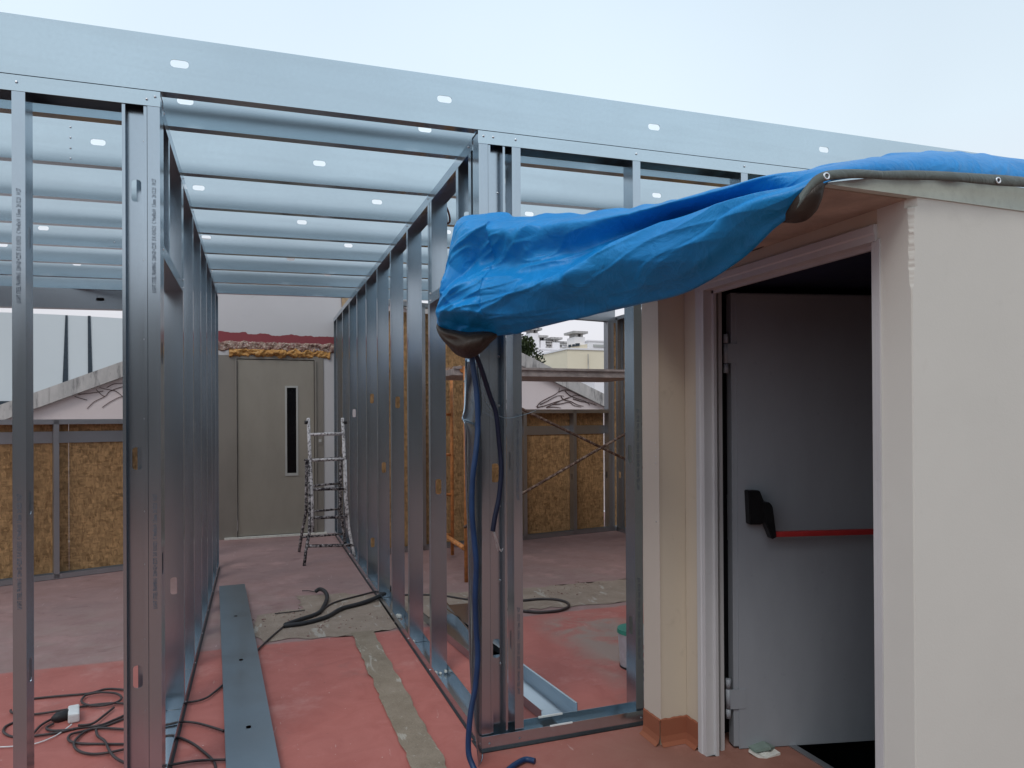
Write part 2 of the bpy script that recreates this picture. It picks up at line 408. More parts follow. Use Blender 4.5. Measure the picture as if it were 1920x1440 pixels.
# floor: coral coating in front, dusty mauve behind, brown near the stair house; stains and wear of their own shape
def floor_mat():
    n = NT('coral_coated_terrace'); t = n.n.new('ShaderNodeTexCoord'); s = n.n.new('ShaderNodeSeparateXYZ')
    n.l.new(t.outputs['Object'], s.inputs[0]); c = n.coord()
    wob = n.noise(c, 7, 4); big = n.noise(c, .9, 5, .6); mid = n.noise(c, 5, 6, .65, .8); fine = n.noise(c, 90, 3)
    yy = n.math('ADD', s.outputs['Y'], n.math('MULTIPLY', n.math('SUBTRACT', wob, .5), .035))
    back = n.rng(yy, 4.77, 4.80)
    coral = n.mix(n.rng(mid, .3, .7), (.385, .112, .090), (.475, .158, .13))
    coral = n.mix(n.rng(big, .45, .7, 0, .45), coral, (.40, .15, .13))
    mauve = n.mix(n.rng(mid, .3, .7), (.285, .165, .15), (.36, .225, .21))
    mauve = n.mix(n.rng(big, .4, .65, 0, .8), mauve, (.25, .165, .155))
    k = n.mix(back, coral, mauve)
    # grey cement smears in the right room
    gx = n.rng(s.outputs['X'], 1.75, 2.0); gx2 = n.rng(s.outputs['X'], 2.55, 2.35)
    gy = n.rng(s.outputs['Y'], 3.0, 3.3); gy2 = n.rng(s.outputs['Y'], 4.8, 4.5)
    box_ = n.math('MULTIPLY', n.math('MULTIPLY', gx, gx2), n.math('MULTIPLY', gy, gy2))
    sm = n.math('MULTIPLY', box_, n.rng(n.noise(n.coord(), 3.2, 6, .6, .5), .42, .55))
    k = n.mix(n.math('MULTIPLY', sm, .85), k, (.31, .25, .21))
    # browner band before the stair house
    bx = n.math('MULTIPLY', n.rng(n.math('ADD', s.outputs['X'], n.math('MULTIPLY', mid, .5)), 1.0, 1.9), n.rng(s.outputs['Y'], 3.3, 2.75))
    bx = n.math('MAXIMUM', bx, n.rng(n.math('ADD', s.outputs['Y'], n.math('MULTIPLY', mid, .6)), 2.7, 2.2))  # floor near and behind the camera is browned to darken the studs' reflections
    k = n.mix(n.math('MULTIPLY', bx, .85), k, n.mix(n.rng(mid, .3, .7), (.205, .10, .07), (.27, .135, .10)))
    # scuffs, black specks, pale dust
    k = n.mix(n.rng(n.noise(n.coord((1, 3, 1)), 9, 5, .7, 1.5), .66, .72, 0, .38), k, (.12, .07, .065))
    k = n.mix(n.rng(n.noise(n.coord(), 38, 3, .6), .72, .76, 0, .7), k, (.07, .05, .05))
    k = n.mix(n.rng(n.noise(n.coord(), 55, 2, .5), .74, .77, 0, .6), k, (.75, .68, .62))
    k = n.mix(n.rng(n.noise(n.coord(), 2.1, 5, .7), .56, .68, 0, .25), k, (.66, .40, .36))
    k = n.mix(n.rng(n.noise(n.coord(), 1.4, 7, .72, .4), .56, .70, 0, .5), k, (.22, .125, .11))
    k = n.mix(n.rng(n.noise(n.coord((7, 1, 1), rot=(0, 0, .6)), 4, 4, .6, 1.0), .68, .71, 0, .35), k, (.62, .48, .44))
    band = n.math('MULTIPLY', n.rng(s.outputs['Y'], 4.55, 4.95), n.rng(s.outputs['Y'], 6.6, 5.8))
    k = n.mix(n.math('MULTIPLY', band, n.rng(n.noise(n.coord(), 4, 6, .75), .46, .68, 0, .6)), k, (.33, .25, .215))
    k = n.mix(n.math('MULTIPLY', back, n.rng(n.noise(n.coord((1, 2.2, 1)), 3.4, 6, .75, .8), .58, .66, 0, .45)), k, (.17, .085, .085))
    h = n.math('ADD', n.math('MULTIPLY', fine, .35), mid); n.bump(h, .35, .006)
    return n.out(k, n.rng(big, .35, .65, .55, .78), 0, .35)
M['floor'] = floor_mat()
def concrete(name, col, col2):
    n = NT(name); c = n.coord(); f = n.noise(c, 6, 6, .7); g = n.noise(c, 60, 5, .7); sc = n.noise(n.coord((4, 1, 1)), 3, 5, .6, 1)
    k = n.mix(n.rng(f, .35, .65), col, col2); k = n.mix(n.rng(g, .62, .72, 0, .6), k, (.14, .12, .11))
    k = n.mix(n.rng(g, .38, .3, 0, .6), k, (.52, .49, .44)); k = n.mix(n.rng(sc, .60, .64, 0, .4), k, (.58, .56, .5))
    n.bump(n.math('ADD', f, g), .6, .012); return n.out(k, .9, 0, .2)
M['concrete'] = concrete('rough_chased_concrete', (.27, .205, .16), (.35, .275, .22))
M['mortar'] = concrete('green_grey_mortar', (.235, .185, .135), (.31, .25, .19))

# ------------------------------------------------------------------ setting: terrace
def floor_rects():
    bm = bmesh.new()
    # stair void stays open: x 2.215..3.9, y 1.62..2.60
    for x0, x1, y0, y1 in ((-12, 2.215, -10, 9.6), (3.9, 9, -10, 9.6), (2.215, 3.9, -10, 1.62), (2.215, 3.9, 2.78, 9.6)):
        nx = max(1, int((x1 - x0) / .5)); ny = max(1, int((y1 - y0) / .5))
        g = [[bm.verts.new((x0 + (x1 - x0) * i / nx, y0 + (y1 - y0) * j / ny, 0)) for j in range(ny + 1)] for i in range(nx + 1)]
        for i in range(nx):
            for j in range(ny): bm.faces.new((g[i][j], g[i + 1][j], g[i + 1][j + 1], g[i][j + 1]))
    bmesh.ops.remove_doubles(bm, verts=bm.verts, dist=1e-4)
    bmesh.ops.recalc_face_normals(bm, faces=bm.faces)
    return bm
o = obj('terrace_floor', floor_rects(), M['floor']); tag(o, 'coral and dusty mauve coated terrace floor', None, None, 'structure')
bm = bmesh.new(); box(bm, (-400, 9.6, -12.2), (500, 900, -12)); box(bm, (-400, -300, -12.2), (500, 9.6, -12))
o = obj('ground', bm, simple('distant_ground', (.16, .15, .13), .9, 0, .2, .05, 0)); tag(o, 'distant ground far below the terrace', None, None, 'structure')
bm = bbox((-12, -10, -.3), (9, 9.6, -.004)) if False else bmesh.new()
for lo, hi in (((-12, 9.6, -12), (9, 9.75, 0.0)), ((-12.2, -10, -12), (-12, 9.75, 0.0)), ((9, -10, -12), (9.2, 9.75, 0))): box(bm, lo, hi)
o = obj('terrace_edge', bm, M['white_far']); tag(o, 'outer faces of the building below the terrace', None, None, 'structure')

def sheet(outline, z, m, name, label, jag=.012, step=.05, thick=.0):
    pts = []
    n = len(outline)
    for i in range(n):
        a = Vector((*outline[i], 0)); b = Vector((*outline[(i + 1) % n], 0)); k = max(1, int((b - a).length / step))
        nn = (b - a).normalized().cross(Vector((0, 0, 1)))
        for q in range(k):
            p = a.lerp(b, q / k); j = noise.noise(p * 9) * jag * 2 + noise.noise(p * 31) * jag
            pts.append(Vector((p.x + nn.x * j, p.y + nn.y * j, 0)))
    bm = bmesh.new()
    f = bm.faces.new([bm.verts.new((p.x, p.y, z)) for p in pts])
    bmesh.ops.triangulate(bm, faces=[f]); bmesh.ops.recalc_face_normals(bm, faces=bm.faces)
    for f in bm.faces:
        if f.normal.z < 0: f.normal_flip()
    o = obj(name, bm, m); tag(o, label, None, None, 'structure'); return o
sheet([(.04, 4.84), (.60, 4.78), (.75, 4.80), (1.2, 4.86), (1.9, 4.93), (2.6, 4.87), (3.4, 4.85), (4.3, 4.85), (4.3, 5.52), (3.0, 5.55), (2.15, 5.55), (1.5, 5.62),
       (.95, 5.78), (.62, 5.95), (.30, 6.00), (.33, 5.60), (.02, 5.50), (-.06, 5.1)], .004, M['concrete'], 'concrete_patch', 'rough grey concrete patch chased across the terrace floor', .03)
sheet([(.598, 4.82), (.592, 1.0), (.735, 1.0), (.742, 4.82)], .008, M['mortar'], 'mortar_strip', 'green grey mortar strip running along the corridor floor', .006, .04)

# ------------------------------------------------------------------ roof frame
def ztop(x): return 2.680 + .020 * (x + .34)
Y0 = 2.93
YK = [Y0] + [Y0 + .334 + .6 * (k - 1) for k in range(1, 9)]
roof = thing('roof_frame', 'galvanised roof frame of long punched steel joists over the terrace', 'roof frame', (0, Y0, 2.7))
X0, X1 = -4.2, 4.9
def screws(pts, nrm, parent, r=.0045, name='screw_heads'):
    bm = bmesh.new(); nrm = Vector(nrm).normalized(); q = nrm.to_track_quat('Z', 'Y')
    for p in pts:
        p = Vector(p)
        c = bm.verts.new(p + nrm * r * .7); ring = [bm.verts.new(p + q @ Vector((math.cos(a) * r, math.sin(a) * r, -.0005))) for a in [i * math.pi / 3 for i in range(6)]]
        ring2 = [bm.verts.new(p + q @ Vector((math.cos(a) * r * .7, math.sin(a) * r * .7, r * .55))) for a in [i * math.pi / 3 for i in range(6)]]
        for i in range(6):
            bm.faces.new((ring[i], ring[(i + 1) % 6], ring2[(i + 1) % 6], ring2[i])); bm.faces.new((ring2[i], ring2[(i + 1) % 6], c))
    bmesh.ops.recalc_face_normals(bm, faces=bm.faces)
    o = obj(name, bm, M['zinc'], parent); o['kind'] = 'stuff'; return o
hole_x = {0: .769, 1: .60, 2: at(600, 306, 'y', YK[2]).x, 3: at(708, 381, 'y', YK[3]).x, 4: at(567, 418, 'y', YK[4]).x,
          5: at(654, 464, 'y', YK[5]).x, 6: at(546, 490, 'y', YK[6]).x, 7: at(615, 520, 'y', YK[7]).x, 8: at(480, 545, 'y', YK[8]).x}
hole_x[1] = at(798, 243, 'y', YK[1]).x
up_tilt = V(-.020, 0, 1)
for k, y in enumerate(YK):
    hx = hole_x[k]; hs = []
    q = hx - 1.033 * 8
    while q < X1: hs.append((q - X0, .112, .064, .030)); q += 1.033
    bm = section((X0, y, ztop(X0)), (X1, y, ztop(X1)), up_tilt, (0, 1, 0), .212 if k == 0 else .205, .05, .014, .0022, [h for h in hs if h[0] > 0])
    o = obj('front_beam' if k == 0 else 'joist', bm, M['galv_x'], roof)
# back lintel beam over the left wall, and splice plates with screws
LA, LB = Vector((-2.6, 7.103, 0)), Vector((-.46, 7.863, 0)); LD = (LB - LA).normalized(); LN = Vector((LD.y, -LD.x, 0))
bm = section(LA + V(-1.2, -.42, 2.322), LB + V(0, 0, 2.55), (0, 0, 1), -LN, .18, .05, .012, .002, [(1.2 + 1.38, .09, .07, .032), (1.2, .09, .07, .032)])
obj('back_beam', bm, M['galv_dull'], roof)
bm = section(LA + V(-1.2, -.42, 2.322) - LN * .102, LB + V(0, 0, 2.55) - LN * .102, (0, 0, 1), LN, .18, .05, .012, .002); obj('back_beam', bm, M['galv_dull'], roof)
bm = bmesh.new(); box(bm, (-.98, YK[5] - .003, ztop(-.9) + .01), (-.68, YK[5] - .0005, ztop(-.8) + .19))
obj('splice_plate', bm, M['galv_x'], roof)
pts = []
for k in (5,):
    for i in range(5):
        for z in (.04, .16): pts.append((-.94 + i * .055, YK[k] - .004, ztop(-.9) + z))
for x in (-.78,):
    for i in range(4): pts.append((x - .045, YK[2] - .003, ztop(x) + .02 + i * .05))
screws(pts, (0, -1, 0), roof)

# ------------------------------------------------------------------ wall frames
WEB, FLG = .09, .041
def stud(parent, p, web_dir, flange_dir, z0, z1, holes=(), m='galv_v', W=WEB, F=FLG, name='stud', lip=.010):
    """upright C section; p = foot of the web corner"""
    hz = [(h - z0, W / 2, .085, .034, 1) for h in holes if z0 + .1 < h < z1 - .1]
    bm = section((p[0], p[1], z0), (p[0], p[1], z1), web_dir, flange_dir, W, F, lip, .0016, hz)
    return obj(name, bm, M[m], parent)
def text_strip(parent, body, loc, size, rotz, m='ink', down=False):
    cu = bpy.data.curves.new('printed_text', 'FONT'); cu.body = body; cu.size = size; cu.resolution_u = 1
    cu.align_x = 'LEFT'; cu.align_y = 'CENTER'
    t = bpy.data.objects.new('t', cu); COL.objects.link(t)
    dg = bpy.context.evaluated_depsgraph_get(); me = bpy.data.meshes.new_from_object(t.evaluated_get(dg))
    bpy.data.objects.remove(t); bpy.data.curves.remove(cu)
    o = link('printed_text', me, parent, M[m])
    # text lies in XY; stand it up facing -Y, reading upward or downward
    Mx = Matrix.Translation(loc) @ Matrix.Rotation(rotz, 4, 'Z') @ Matrix.Rotation(math.pi / 2, 4, 'X') @ Matrix.Rotation(math.pi / 2 * (-1 if down else 1), 4, 'Z')
    me.transform(Matrix.Diagonal((.56, 1, 1, 1))); me.transform(Mx)
    return o
TXT = 'PERFUMADO/IMPU/EL/MORIL LIGHT STEEL FRAMING S280GD+Z275 EN 10346 C 90x43x15 1.5mm 20.12.21 16:57'
TXT = 'LIGHT STEEL FRAMING  S280GD+Z275  DX 0205/21  C 90x43x10  1.5mm  20.12.21  10:27'

# --- front left frame
fL = thing('steel_wall_frame', 'front steel stud frame left of the corridor, beside the coiled cords', 'wall frame', (-.6, Y0, 0))
def track(parent, p0, p1, up, side, W=.093, F=.052, m='galv_y', name='track'):
    """channel along p0-p1: web on its back, flanges standing along up"""
    bm = section(p0, p1, side, up, W, F, 0, .0018); return obj(name, bm, M[m], parent)
zt = ztop(-.34) - .003
def htrack(parent, x0, x1, name='top_track', y=Y0 - .002):
    z0, z1 = ztop(x0) - .004, ztop(x1) - .004
    bm = section((x0, y, z0), (x1, y, z1), (0, 1, 0), (0, 0, -1), .094, .056, 0, .0018)
    return obj(name, bm, M['galv_x'], parent)
htrack(fL, -4.1, -.333)
bm = section((-4.1, Y0 - .002, .004), (-.333, Y0 - .002, .004), (0, 1, 0), (0, 0, 1), .094, .056, 0, .0018); obj('bottom_track', bm, M['galv_x'], fL)
for i, x in enumerate((-.765, -1.365, -1.965, -2.565, -3.165, -3.765)):
    s_ = stud(fL, (x, Y0), (0, 1, 0), (-1, 0, 0), .008, ztop(x) - .01, (.55, 1.15, 2.1))
    if i == 0:
        text_strip(s_, TXT, (x - .020, Y0 - .0028, .78), .019, 0)
        text_strip(s_, TXT, (x - .020, Y0 - .0028, 1.86), .019, 0)
# open C facing the front + end stud
s_ = stud(fL, (-.462, Y0 + .046), (1, 0, 0), (0, -1, 0), .008, zt, (.48, 1.30, 2.31), W=.083, F=.043, lip=.011)
s_ = stud(fL, (-.335, Y0), (0, 1, 0), (-1, 0, 0), .008, zt, (.9, 1.7), F=.042)
text_strip(s_, TXT, (-.355, Y0 - .0028, 1.92), .020, 0)
text_strip(s_, TXT, (-.355, Y0 - .0028, .74), .020, 0)
screws([(-.378, Y0 - .004, zt - .035), (-.35, Y0 - .004, zt - .022), (-.79, Y0 - .004, ztop(-.79) - .03), (-.79, Y0 - .004, .03), (-.36, Y0 - .004, .03)]
       + [(-.393, Y0 + .044, z) for z in (.35, .62, .9, 1.1, 1.45, 1.75, 2.05, 2.5)], (0, -1, 0), fL, .005)

# --- front right frame
fR = thing('steel_wall_frame', 'front steel stud frame right of the corridor, behind the blue tarpaulin', 'wall frame', (1.3, Y0, 0))
htrack(fR, .915, 4.7)
bm = section((.915, Y0 - .012, .004), (1.728, Y0 - .012, .004), (0, 1, 0), (0, 0, 1), .105, .058, 0, .002); obj('bottom_track', bm, M['galv_x'], fR)
bm = bmesh.new(); box(bm, (.90, Y0 - .03, .0005), (1.73, Y0 + .10, .004)); obj('sill_gasket', bm, M['black_rubber'], fR)
stud(fR, (.918, Y0), (0, 1, 0), (1, 0, 0), .008, ztop(.92) - .01, (.5, 1.3, 2.3), F=.042)
stud(fR, (.962, Y0 + .046), (1, 0, 0), (0, -1, 0), .008, ztop(.96) - .01, (.42, 1.20, 2.0), W=.078, F=.043)
s_ = stud(fR, (1.072, Y0), (0, 1, 0), (1, 0, 0), .008, ztop(1.07) - .01, (.45, 1.25, 2.3))
text_strip(s_, TXT, (1.092, Y0 - .0028, 1.08), .018, 0); text_strip(s_, TXT, (1.092, Y0 - .0028, .22), .018, 0)
s_ = stud(fR, (1.681, Y0), (0, 1, 0), (1, 0, 0), .008, ztop(1.68) - .01, (.45, 1.27, 2.3))
text_strip(s_, TXT, (1.701, Y0 - .0028, 1.10), .018, 0); text_strip(s_, TXT, (1.701, Y0 - .0028, .30), .018, 0)
for x in (2.30, 2.90, 3.50, 4.1): stud(fR, (x, Y0), (0, 1, 0), (1, 0, 0), .008, ztop(x) - .01, (1.25, 2.3))
bm = bmesh.new()
box(bm, (1.235, Y0 - .008, .0585), (1.345, Y0 - .0145, .064)); box(bm, (1.22, Y0 + .086, .0585), (1.34, Y0 + .093, .066))
obj('track_clip', bm, M['white_plastic'], fR)
bm = bmesh.new(); box(bm, (1.255, Y0 + .01, .0065), (1.325, Y0 + .07, .009)); obj('anchor_plate', bm, M['black_rubber'], fR)
screws([(x, Y0 - .004, ztop(x) - .028) for x in (.94, .985, 1.09, 1.70, 2.32, 2.92)] + [(x, Y0 - .0145, .03) for x in (.95, 1.09, 1.70)]
       + [(1.02, Y0 + .043, z) for z in (.35, .72, 1.05, 1.5, 1.72, 2.2, 2.45)], (0, -1, 0), fR, .0055)

# --- corridor frames
def corridor(x, sgn, label, yend, kmax, hz):
    t = thing('steel_wall_frame', label, 'wall frame', (x, 5, 0))
    z = ztop(x) - .004
    bm = section((x, Y0 + .094, z), (x, yend, z), (sgn, 0, 0), (0, 0, -1), .092, .05, 0, .0018); obj('top_track', bm, M['galv_y'], t)
    y1 = YK[2] - .055
    bm = section((x, Y0 + .094, .004), (x, yend, .004), (sgn, 0, 0), (0, 0, 1), .094, .05, 0, .0018)
    obj('bottom_track', bm, M['galv_y'], t)
    bm = bmesh.new(); box(bm, (min(x - .008 * sgn, x + .1 * sgn), Y0 + .1, .0005), (max(x - .008 * sgn, x + .1 * sgn), yend, .004)); obj('sill_gasket', bm, M['black_rubber'], t)
    # door lintel with short studs above
    zl = 2.085
    bm = section((x, Y0 + .094, zl), (x, YK[2] + .02, zl), (sgn, 0, 0), (0, 0, 1), .092, .052, 0, .0018); obj('lintel', bm, M['galv_y'], t)
    stud(t, (x + .0005 * sgn, YK[1]), (sgn, 0, 0), (0, 1, 0), zl + .004, z, (2.4,), name='short_stud')
    stud(t, (x + .0005 * sgn, Y0 + .12), (sgn, 0, 0), (0, 1, 0), .008, z, (1.2,), name='jack_stud')
    ys = [YK[2]] + [YK[2] + .6 * i for i in range(1, kmax)]
    for i, y in enumerate(ys):
        if y > yend - .05: break
        stud(t, (x + .0005 * sgn, y), (sgn, 0, 0), (0, 1, 0), .008, z, hz[i % len(hz)])
    stud(t, (x + .0005 * sgn, YK[2] - .05), (sgn, 0, 0), (0, 1, 0), zl + .055, z, (), name='short_stud')
    stud(t, (x + .0005 * sgn, yend - .045), (sgn, 0, 0), (0, 1, 0), .008, z, ())
    pts = []
    for y in ys: pts += [(x - .003 * sgn, y + .02, z - .02), (x - .003 * sgn, y + .025, .03)]
    pts += [(x - .003 * sgn, YK[2] - .03, 2.10), (x - .003 * sgn, YK[2] - .03, 2.14), (x - .003 * sgn, Y0 + .11, 2.11), (x - .003 * sgn, Y0 + .15, z - .02)]
    screws(pts, (-sgn, 0, 0), t)
    return t
cR = corridor(.918, 1, 'steel stud frame along the right side of the corridor, beside the ladder', 9.05, 9,
              [(1.06,), (), (1.56,), (1.05,), (1.62, .35), (), (1.5,), ()])
cL = corridor(-.34, -1, 'steel stud frame along the left side of the corridor, beside the loose joist', 7.42, 7, [(.62,), (), (1.4,)])
# foam dabs and zinc plates at the stud feet
bm = bmesh.new()
for y in (3.95, 4.55, 5.15, 5.75):
    for i in range(14):
        p = V(.93 + rnd.random() * .07, y + rnd.random() * .14 - .10, .012 + rnd.random() * .01); r = .006 + rnd.random() * .012
        bmesh.ops.create_icosphere(bm, subdivisions=1, radius=r, matrix=Matrix.Translation(p))
o = obj('plaster_crumbs', bm, M['gypsum'], cR); o['kind'] = 'stuff'

# ------------------------------------------------------------------ strand-board walls
def osb_wall(A, B, label, studs, window=None, boards=(), strap=True, ztop_=1.452, cat='wall frame', back=.095):
    """frame along A-B; boards = (s0, s1, z0, z1)"""
    A = Vector((*A, 0)); B = Vector((*B, 0)); D = (B - A).normalized(); L = (B - A).length; N = Vector((D.y, -D.x, 0))  # N points to the camera side
    t = thing('strand_board_wall', label, 'wall', A.lerp(B, .5))
    Mx = Matrix((( D.x, -N.x, 0, A.x), (D.y, -N.y, 0, A.y), (0, 0, 1, 0), (0, 0, 0, 1)))
    P = lambda s, d, z: Mx @ Vector((s, d, z))
    bm = section(P(0, 0, .004), P(L, 0, .004), P(0, 1, 0) - P(0, 0, 0), (0, 0, 1), .092, .045, 0, .0018); obj('bottom_track', bm, M['galv_dull'], t)
    for (s0, s1, z) in (window or [(0, L, ztop_)]):
        bm = section(P(s0, 0, z), P(s1, 0, z), P(0, 1, 0) - P(0, 0, 0), (0, 0, -1), .092, .045, 0, .0018); obj('sill_track' if z < 2 else 'top_track', bm, M['galv_dull'], t)
    for (s, z1) in studs:
        bm = section(P(s, 0, .01), P(s, 0, z1 - .004), P(0, 1, 0) - P(0, 0, 0), D, .09, .043, .01, .0016, [(.7, .045, .085, .034)]); obj('stud', bm, M['galv_dull'], t)
    for (s0, s1, z0, z1) in boards:
        bm = bmesh.new(); box(bm, (s0 + .002, back, z0), (s1 - .002, back + .015, z1), Mx); bmesh.ops.recalc_face_normals(bm, faces=bm.faces)
        obj('strand_board', bm, M['osb'], t)
    if strap:
        s0, s1 = strap
        bm = bmesh.new(); box(bm, (s0, .086, 1.235), (s1, .0885, 1.34), Mx); bmesh.ops.recalc_face_normals(bm, faces=bm.faces); obj('steel_strap', bm, M['galv_dull'], t)
    return t, P
# left room
tL, PL_ = osb_wall((-3.9, 6.642), (-.46, 7.863), 'low strand board wall with steel studs at the back of the left room', [(s, 1.45) for s in (.1, .75, 1.4, 2.02, 2.31 - .0, 2.9, 3.5)],
                   boards=[(0, 1.22, .02, 1.44), (1.22, 2.44, .02, 1.44), (2.44, 3.64, .02, 1.44)], strap=(0, 3.64))
# right room: line through the measured floor points
RA = (1.08, 7.44); RB = (4.46, 7.992)
dl = math.hypot(RB[0] - RA[0], RB[1] - RA[1])
sx = lambda x: (x - RA[0]) / (RB[0] - RA[0]) * dl
tR, PR_ = osb_wall(RA, RB, 'strand board wall with window opening at the back of the right room', [(sx(2.965), 1.535), (sx(3.665), 1.535), (sx(2.33), 2.68), (sx(2.27), 2.68), (sx(1.7), 2.68), (sx(4.19), 2.68), (sx(4.235), 2.68)],
                   window=[(sx(2.37), sx(4.2), 1.54), (0, dl, 2.70)],
                   boards=[(0, sx(1.68), .02, 2.60), (sx(1.68), sx(2.27), .02, 2.60), (sx(2.37), sx(3.66), .02, 1.50), (sx(3.66), sx(4.18), .02, 1.50), (sx(4.24), dl, .02, 2.68)], strap=(sx(2.37), sx(4.19)))
N_ = PR_(0, 1, 0) - PR_(0, 0, 0)
bm = section(PR_(sx(2.3), -.002, 2.66), PR_(sx(4.3), -.002, 2.66), (0, 0, 1), N_, .15, .05, .012, .002); obj('header', bm, M['galv_dull'], tR)
# right side wall of the right room (boards outside, studs inside)
tS, PS_ = osb_wall((4.29, 7.95), (4.29, 3.05), 'strand board side wall closing the right room', [(s, 2.70) for s in (.02, .6, 1.2, 1.8, 2.4, 3.0, 3.6, 4.2, 4.8)], window=[(0, 4.93, 2.715)],
                   boards=[(1.22 * i, min(1.22 * (i + 1), 4.93), .02, 2.68) for i in range(5)], strap=None, back=.094)

# ------------------------------------------------------------------ lift shaft
YL = 9.12
lift = thing('lift_shaft', 'white lift shaft with taupe lift door at the end of the corridor', 'lift shaft', (.3, YL, 0))
bm = bmesh.new()
xa, xb, zd = -.42, .80, 2.215
box(bm, (-.9, YL, 0), (xa, YL + .2, 3.6)); box(bm, (xb, YL, 0), (1.02, YL + .2, 3.6)); box(bm, (xa, YL, zd), (xb, YL + .2, 3.6))
box(bm, (-.9, YL + .2, 0), (-.75, YL + 1.8, 3.6)); box(bm, (.87, YL + .2, 0), (1.02, YL + 1.8, 3.6)); box(bm, (-.75, YL + 1.65, 0), (.87, YL + 1.8, 3.6)); box(bm, (-.75, YL + .2, 3.45), (.87, YL + 1.65, 3.6))
obj('shaft_wall', bm, M['lift_wall'], lift)
bm = bmesh.new()
box(bm, (xa, YL - .012, 0), (-.215, YL + .1, zd - .002)); box(bm, (.69, YL - .012, 0), (xb, YL + .1, zd - .002)); box(bm, (-.215, YL - .012, 2.175), (.69, YL + .1, zd - .002))
obj('door_frame', bm, M['lift_frame'], lift)
bm = bmesh.new(); box(bm, (.690, YL - .030, .02), (.712, YL - .0125, 2.16)); box(bm, (-.235, YL - .030, .02), (-.2155, YL - .0125, 2.16)); obj('door_stop', bm, M['lift_frame'], lift)
bm = bmesh.new()
wx0, wx1, wz0, wz1 = .360, .470, .77, 1.83
for lo, hi in (((-.210, 0, .03), (wx0, 0, 2.165)), ((wx1, 0, .03), (.683, 0, 2.165)), ((wx0, 0, .03), (wx1, 0, wz0)), ((wx0, 0, wz1), (wx1, 0, 2.165))):
    box(bm, (lo[0], YL - .004, lo[2]), (hi[0], YL + .04, hi[2]))
bmesh.ops.remove_doubles(bm, verts=bm.verts, dist=1e-5)
door = obj('lift_door', bm, M['lift_door'], lift)
bm = bmesh.new()
for lo, hi in (((wx0 - .022, wz0 - .03), (wx0, wz1 + .02)), ((wx1, wz0 - .03), (wx1 + .022, wz1 + .02)), ((wx0, wz0 - .03), (wx1, wz0 + .004)), ((wx0, wz1 - .002), (wx1, wz1 + .02))):
    box(bm, (lo[0], YL - .012, lo[1]), (hi[0], YL - .0045, hi[1]))
obj('window_trim', bm, M['lift_glass_trim'], door)
bm = bmesh.new(); box(bm, (wx0, YL + .015, wz0), (wx1, YL + .02, wz1)); obj('window_pane', bm, M['glass_black'], door)
bm = bmesh.new(); box(bm, (.725, YL - .018, 1.12), (.785, YL - .0125, 1.30)); obj('call_plate', bm, M['lift_frame'], lift)
bm = bmesh.new(); box(bm, (.738, YL - .024, 1.15), (.772, YL - .0185, 1.185)); obj('call_button', bm, M['lift_glass_trim'], lift)
bm = bmesh.new(); box(bm, (-.36, YL - .05, .0), (.83, YL - .0005, .022)); obj('door_sill', bm, M['gypsum'], lift)
# red paint band, broken masonry and foam over the door
top = []; bot = []
x = -.89
while x < 1.015:
    top.append((x, YL - .0035, 2.475 + .028 * noise.noise(V(x * 6, 1, 0)) + .012 * noise.noise(V(x * 30, 2, 0)) + (.02 if x < -.1 else 0)))
    bot.append((x, YL - .0035, 2.36 + .02 * noise.noise(V(x * 9, 5, 0)))); x += .02
bm = bmesh.new()
a = [bm.verts.new(p) for p in top]; b = [bm.verts.new(p) for p in bot]
for i in range(len(a) - 1): bm.faces.new((a[i], b[i], b[i + 1], a[i + 1]))
obj('red_paint_band', bm, M['redpaint'], lift)
def lumpy(x0, x1, z0, z1, y, amp, sc, seed, thr=-9, jag=.02):
    bm = bmesh.new(); nx = int((x1 - x0) / .012); nz = max(3, int((z1 - z0) / .012)); g = []
    for i in range(nx + 1):
        row = []
        for j in range(nz + 1):
            X = x0 + (x1 - x0) * i / nx; v = j / nz
            Z = z0 + (z1 - z0) * v + jag * noise.noise(V(X * 12, seed, v)) + jag * .5 * noise.noise(V(X * 40, seed, v))
            d = amp * (.5 + noise.noise(V(X * sc, Z * sc, seed)) + .5 * noise.noise(V(X * sc * 3, Z * sc * 3, seed)))
            d *= min(1, 4 * v, 4 * (1 - v)) ** .5 if 0 < v < 1 else 0
            row.append(bm.verts.new((X, y - max(d, -.01), Z)))
        g.append(row)
    for i in range(nx):
        for j in range(nz): bm.faces.new((g[i][j], g[i + 1][j], g[i + 1][j + 1], g[i][j + 1]))
    bmesh.ops.recalc_face_normals(bm, faces=bm.faces)
    return bm
obj('broken_masonry', lumpy(-.42, .93, 2.27, 2.385, YL - .003, .035, 14, 3), M['rubble'], lift)
obj('foam_seam', lumpy(-.30, .88, 2.205, 2.295, YL - .012, .05, 10, 8, jag=.035), M['foam'], lift)
bm = bmesh.new(); box(bm, (1.03, YL - .02, 2.3), (1.3, YL + .02, 3.0)); o = obj('timber_board', bm, M['osb_edge'], lift)

